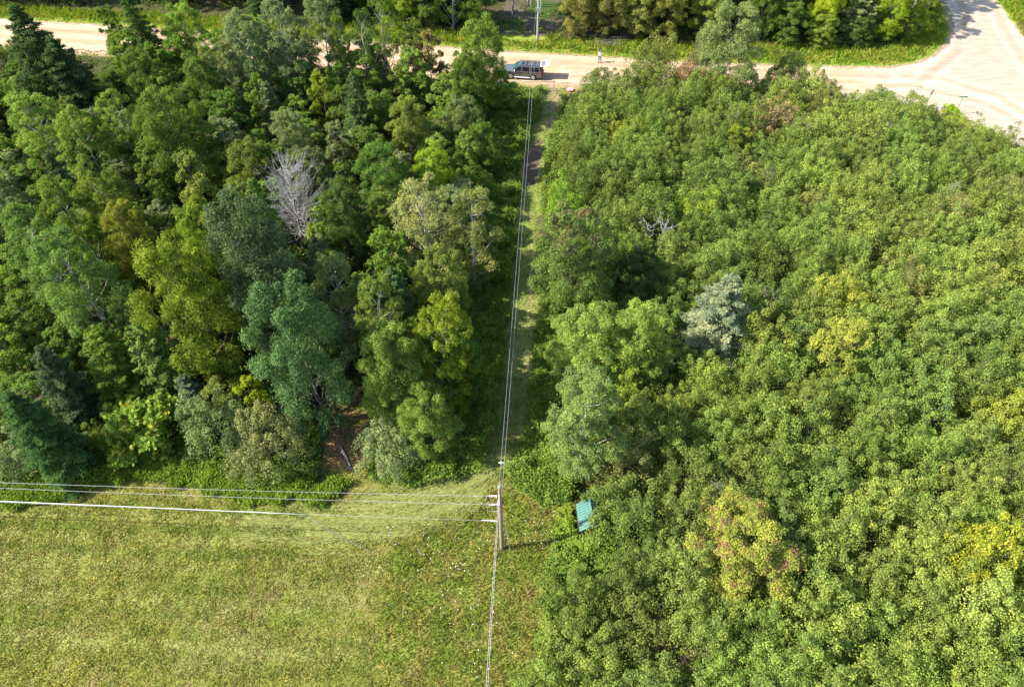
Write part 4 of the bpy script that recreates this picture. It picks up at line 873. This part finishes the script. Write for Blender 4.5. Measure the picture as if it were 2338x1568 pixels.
# ------------------------------------------------------------------ shed with green metal roof
zr, ze = 2.85, 2.1
r0, r1 = P(1344, 1136, zr), P(1354.5, 1198, zr); e0 = P(1313.4, 1146.5, ze); e1 = P(1323.8, 1206, ze)
ax = (r1-r0); Lr = ax.length; ax.normalize(); hw = ((e0-r0)+(e1-r1))/2; perp = Vector((-ax.y, ax.x, 0)); halfw = abs(Vector((hw.x, hw.y, 0)).dot(perp))
cen = (r0+r1)/2; ang = math.atan2(ax.y, ax.x)
print('shed', Lr, halfw, cen)
t = thing('shed', 'small shed with ribbed teal-green metal roof at the thicket edge', 'shed', (cen.x, cen.y, 0), ang)   # local +x towards the camera
M['teal'] = plain('teal_metal', (.10, .235, .20), .35, metal=.0, noise=.08, nscale=2, spec=.6)
M['dark_wood'] = plain('dark_board', (.05, .03, .022), .85, noise=.35, nscale=9)
bm = bm_new(); hl, hwi = Lr/2-.12, halfw-.15
prism2 = [(-hwi, 0), (hwi, 0), (hwi, ze-.02), (0, zr-.1), (-hwi, ze-.02)]
a = [bm.verts.new((hl-.25, y, z)) for y, z in prism2]; b_ = [bm.verts.new((-hl, y, z)) for y, z in prism2]
bm.faces.new(a); bm.faces.new(b_[::-1])
for i in range(5): bm.faces.new((a[i], a[(i+1) % 5], b_[(i+1) % 5], b_[i]))
fin('wall', bm, 'dark_wood', t)
bm = bm_new(); box(bm, (hl-.235, 0, .95), (.04, .62, 1.8)); fin('door', bm, M['bark'], t, .008)
bm = bm_new()
for k in range(5): box(bm, (hl-.23, -hwi+.12+k*(2*hwi-.24)/4, ze*.5), (.05, .07, ze-.05))
fin('wall_batten', bm, 'bark', t)
def roofside(sgn):
    bm = bm_new(); n = 11; L = Lr; seq = []
    y1, z1 = sgn*halfw, ze; s = Vector((0, y1, z1-zr)).normalized(); nrm = Vector((0, -s.z*sgn, abs(s.y)))
    if nrm.z < 0: nrm = -nrm
    per = L/n; prof = []
    for k in range(n):
        x = -L/2+k*per; prof += [(x, 0), (x+per*.62, 0), (x+per*.70, .045), (x+per*.92, .045)]
    prof += [(L/2, 0)]
    def q(x, h, w_): return Vector((x, sgn*.0, zr))+Vector((0, y1, z1-zr))*w_+nrm*h
    for (xa, ha), (xb, hb) in zip(prof[:-1], prof[1:]):
        bm.faces.new([bm.verts.new(q(xa, ha, 0)), bm.verts.new(q(xb, hb, 0)), bm.verts.new(q(xb, hb, 1)), bm.verts.new(q(xa, ha, 1))])
    bm.faces.new([bm.verts.new(q(-L/2, -.02, 0)), bm.verts.new(q(L/2, -.02, 0)), bm.verts.new(q(L/2, -.02, 1)), bm.verts.new(q(-L/2, -.02, 1))])
    bmesh.ops.remove_doubles(bm, verts=bm.verts, dist=.0005)
    return bm
rf = fin('roof', roofside(-1), 'teal', t); fin('roof', roofside(1), 'teal', t)
bm = bm_new(); box(bm, (0, 0, zr+.045), (Lr+.02, .16, .03)); fin('ridge_cap', bm, 'teal', t, .01)
M['teal_dark'] = plain('dark_teal_band', (.02, .085, .075), .6, noise=.3)
bm = bm_new()  # darker teal bands along the rib valleys of one roof side
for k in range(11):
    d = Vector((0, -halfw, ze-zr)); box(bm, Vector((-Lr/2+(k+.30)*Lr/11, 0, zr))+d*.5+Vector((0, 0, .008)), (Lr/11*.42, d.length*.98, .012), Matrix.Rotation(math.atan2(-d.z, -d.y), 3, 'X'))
fin('roof_valley_band', bm, 'teal_dark', rf)
bm = bm_new()
for sgn in (-1, 1):
    d = Vector((0, sgn*halfw, ze-zr)); c = Vector((Lr/2+.02, d.y/2, zr+d.z/2-.02)); rot = Matrix.Rotation(math.atan2(d.z, d.y), 3, 'X'); box(bm, c, (.03, d.length, .11), rot)
fin('trim', bm, 'teal', t)

# ------------------------------------------------------------------ parked sport utility vehicle (local +x = forward, +y = left side, towards the camera after turning)
M['car'] = plain('silver_grey_paint', (.13, .13, .132), .3, metal=.4, noise=.03, coat=.6)
M['car_dark'] = plain('dark_trim', (.03, .03, .035), .5, noise=.1)
M['glass'] = plain('dark_glass', (.012, .016, .02), .05, noise=.05, spec=.9)
M['glass_teal'] = plain('windscreen_glass', (.03, .10, .085), .05, noise=.2, spec=.9)
M['tyre'] = plain('tyre', (.025, .025, .026), .85, noise=.1)
M['rim'] = plain('alloy_rim', (.55, .55, .56), .3, metal=.7, noise=.05)
M['inner'] = plain('pale_inner_panel', (.62, .61, .60), .6, noise=.05)
M['tail'] = plain('tail_light', (.45, .02, .02), .25, noise=.1)
M['lamp'] = plain('clear_lamp', (.7, .72, .75), .15, noise=.05)
rw, fw = P(1217.5, 184.5), P(1165.5, 180.6)
fwd = (fw-rw); fwd.z = 0; cangle = math.atan2(fwd.y, fwd.x); cc = (rw+fw)/2; perp = Vector((math.sin(cangle), -math.cos(cangle), 0)); cc = cc+perp*.98
car = thing('parked_car', 'silver-grey sport utility vehicle parked on the gravel road with its tailgate raised', 'car', (cc.x, cc.y, .03), cangle)
WB = 1.47
def arch(xc, r, n=9): return [(xc+r*math.cos(a), .38+r*math.sin(a)) for a in np.linspace(0, PI, n)]
low = [(2.55, .45), (2.58, .75), (2.5, .98), (1.15, 1.12), (.9, 1.14), (-2.5, 1.14), (-2.56, .8), (-2.56, .45), (-2.3, .36)]+[p for p in arch(-WB, .46)][::-1]+[(-.9, .33), (.9, .33)]+[p for p in arch(WB, .46)][::-1]+[(2.3, .36)]
bm = bm_new(); prism(bm, low, -.98, .98); fin('body', bm, 'car', car, .045)
top_p = [(1.25, 1.12), (.5, 1.72), (.25, 1.80), (-2.1, 1.82), (-2.3, 1.76), (-2.5, 1.13)]
hwz = lambda z: .95-.22*max(0, (z-1.12)/.7)
bm = bm_new(); prism(bm, top_p, 0, 0, hwz); fin('cabin', bm, 'car', car, .04)
def side_pane(name, xs, s):
    bm = bm_new(); pr = [(xs[0], 1.2), (xs[1], 1.68), (xs[2], 1.68), (xs[3], 1.2)]; pr = [(x, z) for x, z in pr]
    vs = [bm.verts.new((x, s*(hwz(z)+.006), z)) for x, z in pr]; vs2 = [bm.verts.new((x, s*(hwz(z)-.03), z)) for x, z in pr]
    bm.faces.new(vs); bm.faces.new(vs2[::-1])
    for i in range(4): bm.faces.new((vs[i], vs[(i+1) % 4], vs2[(i+1) % 4], vs2[i]))
    return fin(name, bm, 'glass', car)
for s in (1, -1):
    side_pane('side_window', (1.02, .48, .12, .12), s); side_pane('side_window', (-.02, -.02, -.88, -.98), s); side_pane('side_window', (-1.12, -1.08, -2.1, -2.3), s)
    bm = bm_new()
    for x in (1.0, .05, -1.0): box(bm, (x, s*.982, .78), (.018, .012, .62))
    box(bm, (0, s*.985, .98), (4.6, .008, .02)); fin('door_seam', bm, 'car_dark', car)
    bm = bm_new(); box(bm, (.2, s*.995, .93), (.2, .03, .04)); fin('door_handle', bm, 'car_dark', car); bm = bm_new(); box(bm, (-.82, s*.995, .93), (.2, .03, .04)); fin('door_handle', bm, 'car_dark', car)
    bm = bm_new(); box(bm, (0, s*1.03, .34), (2.1, .16, .06)); fin('running_board', bm, 'inner', car, .015)
    bm = bm_new(); box(bm, (.98, s*1.1, 1.24), (.12, .24, .2)); fin('side_mirror', bm, 'white' if s > 0 else 'car', car, .03)
    bm = bm_new(); box(bm, (-2.5, s*.93, 1.0), (.14, .13, .5)); fin('tail_light', bm, 'tail', car, .02)
    bm = bm_new(); box(bm, (2.5, s*.76, .86), (.16, .36, .18)); fin('headlight', bm, 'lamp', car, .02)
    bm = bm_new(); box(bm, (-.9, s*.68, 1.88), (2.6, .035, .035)); box(bm, (.38, s*.68, 1.85), (.06, .04, .09)); box(bm, (-2.18, s*.68, 1.85), (.06, .04, .09)); fin('roof_rail', bm, 'car_dark', car)
for x in (-.55, -1.5):
    bm = bm_new(); box(bm, (x, 0, 1.885), (.08, 1.42, .03)); fin('roof_crossbar', bm, 'car_dark', car)
bm = bm_new()
for y in (-.42, -.14, .14, .42): box(bm, (-1.15, y, 1.825), (1.9, .035, .012))
fin('roof_rib', bm, 'car', car)
bm = bm_new(); box(bm, (-.02, -.02, 1.815), (.42, .78, .02)); fin('sunroof', bm, 'glass', car, .005)
bm = bm_new(); quad(bm, (1.2, -.86, 1.19), (1.2, .86, 1.19), (.56, .70, 1.70), (.56, -.70, 1.70)); bmesh.ops.translate(bm, vec=(.025, 0, .025), verts=bm.verts); fin('windscreen', bm, 'glass_teal', car)
bm = bm_new(); box(bm, (-2.49, 0, 1.35), (.03, 1.6, .7)); box(bm, (-2.57, 0, .95), (.02, 1.5, .35)); fin('boot_opening', bm, 'car_dark', car)
bm = bm_new(); box(bm, (-2.62, 0, .55), (.18, 1.9, .24)); fin('rear_bumper', bm, 'car', car, .04)
bm = bm_new(); box(bm, (2.6, 0, .5), (.14, 1.86, .28)); fin('front_bumper', bm, 'car', car, .04)
bm = bm_new(); box(bm, (2.56, 0, .86), (.05, 1.1, .24)); fin('grille', bm, 'car_dark', car, .01)
for x in (WB, -WB):
    for s in (1, -1):
        bm = bm_new(); cyl(bm, (x, s*.73, .38), (x, s*.985, .38), .385, None, 28); wh = fin('wheel', bm, 'tyre', car, .03)
        bm = bm_new(); cyl(bm, (x, s*.97, .38), (x, s*.995, .38), .25, .22, 20)
        for k in range(6): a = k*PI/3; box(bm, (x+.12*math.cos(a), s*1.0, .38+.12*math.sin(a)), (.2, .012, .04), Matrix.Rotation(-a, 3, 'Y'))
        fin('rim', bm, 'rim', wh)
tg = bpy.data.objects.new('tailgate', None); col.objects.link(tg); tg.parent = car; tg.location = (-2.28, 0, 1.83); tg.rotation_euler = (0, R_(14), 0)
bpy.data.objects.remove(tg)
bm = bm_new()   # raised tailgate: frame round the glass, solid lower panel with plate recess
ra = Matrix.Rotation(R_(14), 3, 'Y'); org = Vector((-2.3, 0, 1.86))
def T(x, y, z): return org+ra @ Vector((x, y, z))
def tbox(bm, c, s): box(bm, T(*c), s, ra)
tbox(bm, (-.06, 0, 0), (.12, 1.5, .06)); tbox(bm, (-.35, .74, 0), (.7, .1, .05)); tbox(bm, (-.35, -.74, 0), (.7, .1, .05)); tbox(bm, (-.98, 0, .0), (.56, 1.62, .08)); tail = fin('tailgate', bm, 'inner', car, .012)
bm = bm_new(); tbox(bm, (-.42, 0, .005), (.58, 1.38, .02)); fin('rear_window', bm, plain('tinted_rear_glass', (.13, .14, .15), .35, noise=.1), tail)
bm = bm_new(); tbox(bm, (-1.0, 0, .045), (.16, .52, .02)); fin('plate_recess', bm, 'steel', tail)

# ------------------------------------------------------------------ person with a controller, on the road
M['skin'] = plain('skin', (.45, .28, .2), .6, noise=.05); M['shirt'] = plain('light_shirt', (.70, .76, .82), .8, noise=.06)
M['jeans'] = plain('blue_jeans', (.06, .10, .20), .9, noise=.2, nscale=20); M['cap'] = plain('blue_cap', (.03, .13, .42), .7, noise=.1); M['shoe'] = plain('dark_shoe', (.05, .05, .055), .7, noise=.1)
def skin_obj(name, verts, edges, radii, mat, parent, root=0, sub=2):
    me = bpy.data.meshes.new(name); me.from_pydata(verts, edges, []); o = link(name, me, M[mat], parent)
    md = o.modifiers.new('skin', 'SKIN'); md.use_smooth_shade = True
    for i, r in enumerate(radii): me.skin_vertices[0].data[i].radius = r if isinstance(r, tuple) else (r, r)
    me.skin_vertices[0].data[root].use_root = True; s = o.modifiers.new('sub', 'SUBSURF'); s.levels = s.render_levels = sub; return o
pp = P(1369, 143.5)
per = thing('person', 'person in blue cap, pale top and jeans standing on the gravel road', 'person', (pp.x, pp.y, .03), R_(-8))   # faces -y, the camera
def add_skin_layer(me):
    pass
# body: pelvis, spine, neck, head; legs; arms bent forward
V_ = [(0, 0, .95), (0, 0, 1.15), (0, .01, 1.38), (0, 0, 1.50), (0, -.03, 1.60), (0, -.05, 1.70),
      (.10, 0, .88), (.12, -.02, .50), (.14, .02, .09), (.15, -.14, .05), (-.10, 0, .88), (-.13, .0, .50), (-.15, .03, .09), (-.17, -.13, .05),
      (.19, 0, 1.41), (.25, .02, 1.14), (.13, -.25, 1.10), (.08, -.31, 1.12), (-.19, 0, 1.41), (-.25, .02, 1.14), (-.13, -.25, 1.10), (-.08, -.31, 1.12)]
E_ = [(0, 1), (1, 2), (2, 3), (3, 4), (4, 5), (0, 6), (6, 7), (7, 8), (8, 9), (0, 10), (10, 11), (11, 12), (12, 13), (2, 14), (14, 15), (15, 16), (16, 17), (2, 18), (18, 19), (19, 20), (20, 21)]
Rr_ = [(.14, .11), (.14, .11), (.15, .11), (.055, .055), (.085, .095), (.075, .085), .085, .06, .042, .04, .085, .06, .042, .04, .06, .045, .032, .03, .06, .045, .032, .03]
def mkskin(name, ids, grow, mat, parent, root, sub=2):
    idx = {i: k for k, i in enumerate(ids)}; me = bpy.data.meshes.new(name)
    bm = bmesh.new(); ly = bm.verts.layers.skin.verify(); vs = []
    for i in ids:
        v = bm.verts.new(V_[i]); r = Rr_[i] if isinstance(Rr_[i], tuple) else (Rr_[i], Rr_[i]); v[ly].radius = (r[0]+grow, r[1]+grow); v[ly].use_root = (i == root); vs.append(v)
    for a, b in E_:
        if a in idx and b in idx: bm.edges.new((vs[idx[a]], vs[idx[b]]))
    bm.to_mesh(me); bm.free(); o = link(name, me, M[mat], parent); o.modifiers.new('skin', 'SKIN').use_smooth_shade = True
    s = o.modifiers.new('sub', 'SUBSURF'); s.levels = 1; s.render_levels = sub; return o
body = mkskin('body', list(range(22)), 0, 'skin', per, 0)
mkskin('shirt', [0, 1, 2, 14, 15, 18, 19], .018, 'shirt', per, 0); mkskin('jeans', [0, 6, 7, 8, 10, 11, 12], .02, 'jeans', per, 0)
for s in (1, -1):
    bm = bm_new(); box(bm, (s*.15, -.06, .05), (.1, .28, .1)); fin('shoe', bm, 'shoe', per, .03)
bm = bm_new(); bmesh.ops.create_uvsphere(bm, u_segments=16, v_segments=10, radius=.108); bmesh.ops.transform(bm, matrix=Matrix.Translation((0, -.04, 1.70)) @ Matrix.Diagonal((1, 1.15, .95, 1)), verts=bm.verts)
for v in [v for v in bm.verts if v.co.z < 1.70]: bm.verts.remove(v)
box(bm, (0, -.18, 1.71), (.15, .12, .015)); fin('cap', bm, 'cap', per)
for s in (1, -1):   # fingers closed on the controller
    bm = bm_new()
    for k in range(4): cyl(bm, (s*(.10-.004*k), -.30-.004*k, 1.145-.022*k), (s*(.035+.006*k), -.345, 1.135-.02*k), .010, .008, 7)
    cyl(bm, (s*.09, -.31, 1.15), (s*.045, -.34, 1.17), .012, .009, 7); fin('fingers', bm, 'skin', body)
rz = Matrix.Rotation(R_(-8), 3, 'Z'); cpos = Vector((pp.x, pp.y, .03))+rz @ Vector((0, -.36, 1.13))
ct = thing('remote_controller', 'small pale controller held in the hands of the person on the road', 'controller', cpos, R_(-8))
bm = bm_new(); box(bm, (0, 0, 0), (.17, .05, .1)); fin('case', bm, 'white', ct, .012); bm = bm_new(); box(bm, (0, -.012, .09), (.15, .012, .08), Matrix.Rotation(R_(20), 3, 'X')); fin('screen', bm, 'car_dark', ct, .003)
bm = bm_new(); cyl(bm, (.05, -.02, .04), (.05, -.045, .05), .008, None, 8); cyl(bm, (-.05, -.02, .04), (-.05, -.045, .05), .008, None, 8); fin('thumbstick', bm, 'car_dark', ct)

# ------------------------------------------------------------------ landing pad
lp = P(1301.5, 207)
M['pink'] = plain('red_pink_fabric', (.72, .10, .15), .7, noise=.08); M['padwhite'] = plain('white_fabric', (.8, .76, .76), .7, noise=.05)
pad = thing('landing_pad', 'round pink and white folding landing pad on dry grass at the track mouth', 'landing pad', (lp.x, lp.y, .2))
def ring(bm, r0, r1, z, a0=0, a1=2*PI, n=48):
    for k in range(n):
        t0, t1 = a0+(a1-a0)*k/n, a0+(a1-a0)*(k+1)/n
        ps = [(r*math.cos(t), r*math.sin(t), z) for r, t in ((r0, t0), (r1, t0), (r1, t1), (r0, t1))]
        if r0 < 1e-4: ps = ps[1:]+[]; ps = [(0, 0, z), ps[0], ps[1]]
        quad(bm, *ps)
bm = bm_new(); cyl(bm, (0, 0, -.02), (0, 0, .01), .46, None, 40); fin('mat', bm, 'pink', pad)
bm = bm_new(); ring(bm, .27, .37, .015, R_(-60), R_(245)); fin('white_band', bm, 'padwhite', pad)
bm = bm_new(); ring(bm, 0, .11, .015); box(bm, (.1, -.05, .016), (.16, .07, .003)); box(bm, (.06, .12, .016), (.07, .12, .003)); fin('centre_mark', bm, 'padwhite', pad)
tv, tf = tubes([([(.47*math.cos(a), .47*math.sin(a), 0) for a in np.linspace(0, 2*PI, 41)], .018)], 6); link('rim', mesh_np('rim', tv, tf, smooth=True), M['pink'], pad)
sp_ = P(1264, 203)
bm = bm_new(); cyl(bm, (0, 0, -.1), (.02, 0, 1.15), .035, .03, 8); box(bm, (.02, 0, 1.16), (.08, .08, .05)); o = fin('marker_stake', bm, 'bark'); o.location = (sp_.x, sp_.y, 0); tag(o, 'short dark stake beside the track mouth left of the landing pad', 'stake')
q = P(720, 1240); t = thing('marker_flag', 'thin stake with a small red flag in the mown field', 'flag', (q.x, q.y, 0))
bm = bm_new(); cyl(bm, (0, 0, -.05), (-.12, 0, .9), .012, .012, 6); fin('stake', bm, 'bark', t); bm = bm_new(); box(bm, (-.05, 0, .82), (.14, .01, .11)); fin('flag_cloth', bm, 'red', t)

# ------------------------------------------------------------------ street signs at the junction
def text_mesh(name, s, size, mat, parent, loc, rot):
    cu = bpy.data.curves.new(name, 'FONT'); cu.body = s; cu.size = size; cu.align_x = 'CENTER'; cu.align_y = 'CENTER'; cu.extrude = .001
    o = bpy.data.objects.new(name, cu); dg = bpy.context.evaluated_depsgraph_get(); col.objects.link(o)
    bpy.context.view_layer.update(); me = bpy.data.meshes.new_from_object(o.evaluated_get(bpy.context.evaluated_depsgraph_get())); bpy.data.objects.remove(o)
    m_ = link(name, me, M[mat], parent); m_.location = loc; m_.rotation_euler = rot; return m_
ss = P(2128, 212, 2.3); st = thing('stop_sign', 'red octagonal stop sign on a thin post seen nearly edge-on at the thicket corner', 'stop sign', (ss.x, ss.y, 0), R_(-52))  # face looks along local +x
bm = bm_new(); box(bm, (-.03, 0, 1.3), (.04, .07, 2.7)); fin('post', bm, 'steel', st)
bm = bm_new(); prof = [(.38*math.cos(R_(22.5+45*k))/math.cos(R_(22.5)), .38*math.sin(R_(22.5+45*k))/math.cos(R_(22.5))) for k in range(8)]
a = [bm.verts.new((.0, y, 2.35+z)) for y, z in prof]; b_ = [bm.verts.new((.006, y, 2.35+z)) for y, z in prof]; bm.faces.new(a[::-1]); bm.faces.new(b_)
for i in range(8): bm.faces.new((a[i], a[(i+1) % 8], b_[(i+1) % 8], b_[i]))
pl = fin('sign_plate', bm, 'white', st)
bm = bm_new(); bm.faces.new([bm.verts.new((.010, y*.93, 2.35+z*.93)) for y, z in prof]); fin('red_face', bm, 'red', pl)
text_mesh('stop_lettering', 'STOP', .33, 'white', pl, (.014, 0, 2.35), (PI/2, 0, PI/2))
sg0 = P(2181, 259); sgt = P(2195, 228, 2.5)
st = thing('street_name_sign', 'leaning grey post with crossed green street name blades at the road junction', 'street sign', (sg0.x, sg0.y, 0), 0)
tl = Vector((sgt.x-sg0.x, sgt.y-sg0.y, 0)); tl = tl*min(1, .45/max(.01, tl.length)); tp = (tl.x, tl.y, 2.45)
tv, tf = tubes([([(0, 0, -.1), tp], .045)], 8); link('post', mesh_np('post', tv, tf), M['steel'], st)
for k, (rzv, dz, L) in enumerate([(R_(-4), .06, 1.0), (R_(66), .24, .75)]):
    bm = bm_new(); rot = Matrix.Rotation(rzv, 3, 'Z'); box(bm, (tp[0], tp[1], tp[2]+dz), (L, .02, .17), rot); bl = fin('name_blade', bm, 'green_sign', st)
    bm = bm_new(); box(bm, Vector((tp[0], tp[1], tp[2]+dz+.088)), (L, .024, .012), rot); box(bm, Vector((tp[0], tp[1], tp[2]+dz-.088)), (L, .024, .012), rot); fin('blade_border', bm, 'white', bl)
for (u, v, H, r, w_) in [(1298, 1218, .9, .9, 'left of its front'), (1326, 1252, .8, .9, 'straight before its front gable'), (1376, 1236, 1.2, 1.0, 'before its right front corner'), (1388, 1196, 1.8, 1.2, 'over its right eave, lower one'), (1384, 1158, 2.1, 1.2, 'over its right eave, upper one'), (1290, 1175, .8, .8, 'along its left wall')]:
    q = P(u, v); plant('bush', q.x, q.y, H, r, (.11, .165, .03), 'leafy low bush pressed against the green-roofed shed, '+w_, group='low bushes round the shed')
# a plumes-of-grass tuft at the sign's foot
for (u, v, s) in [(2162, 258, 1.0), (2175, 264, .9)]:
    q = P(u, v); plant('bush', q.x, q.y, .9*s, .9*s, (.13, .22, .015), 'small bright green bush at the foot of the street name sign, %s one' % ('left' if s == 1 else 'right'))
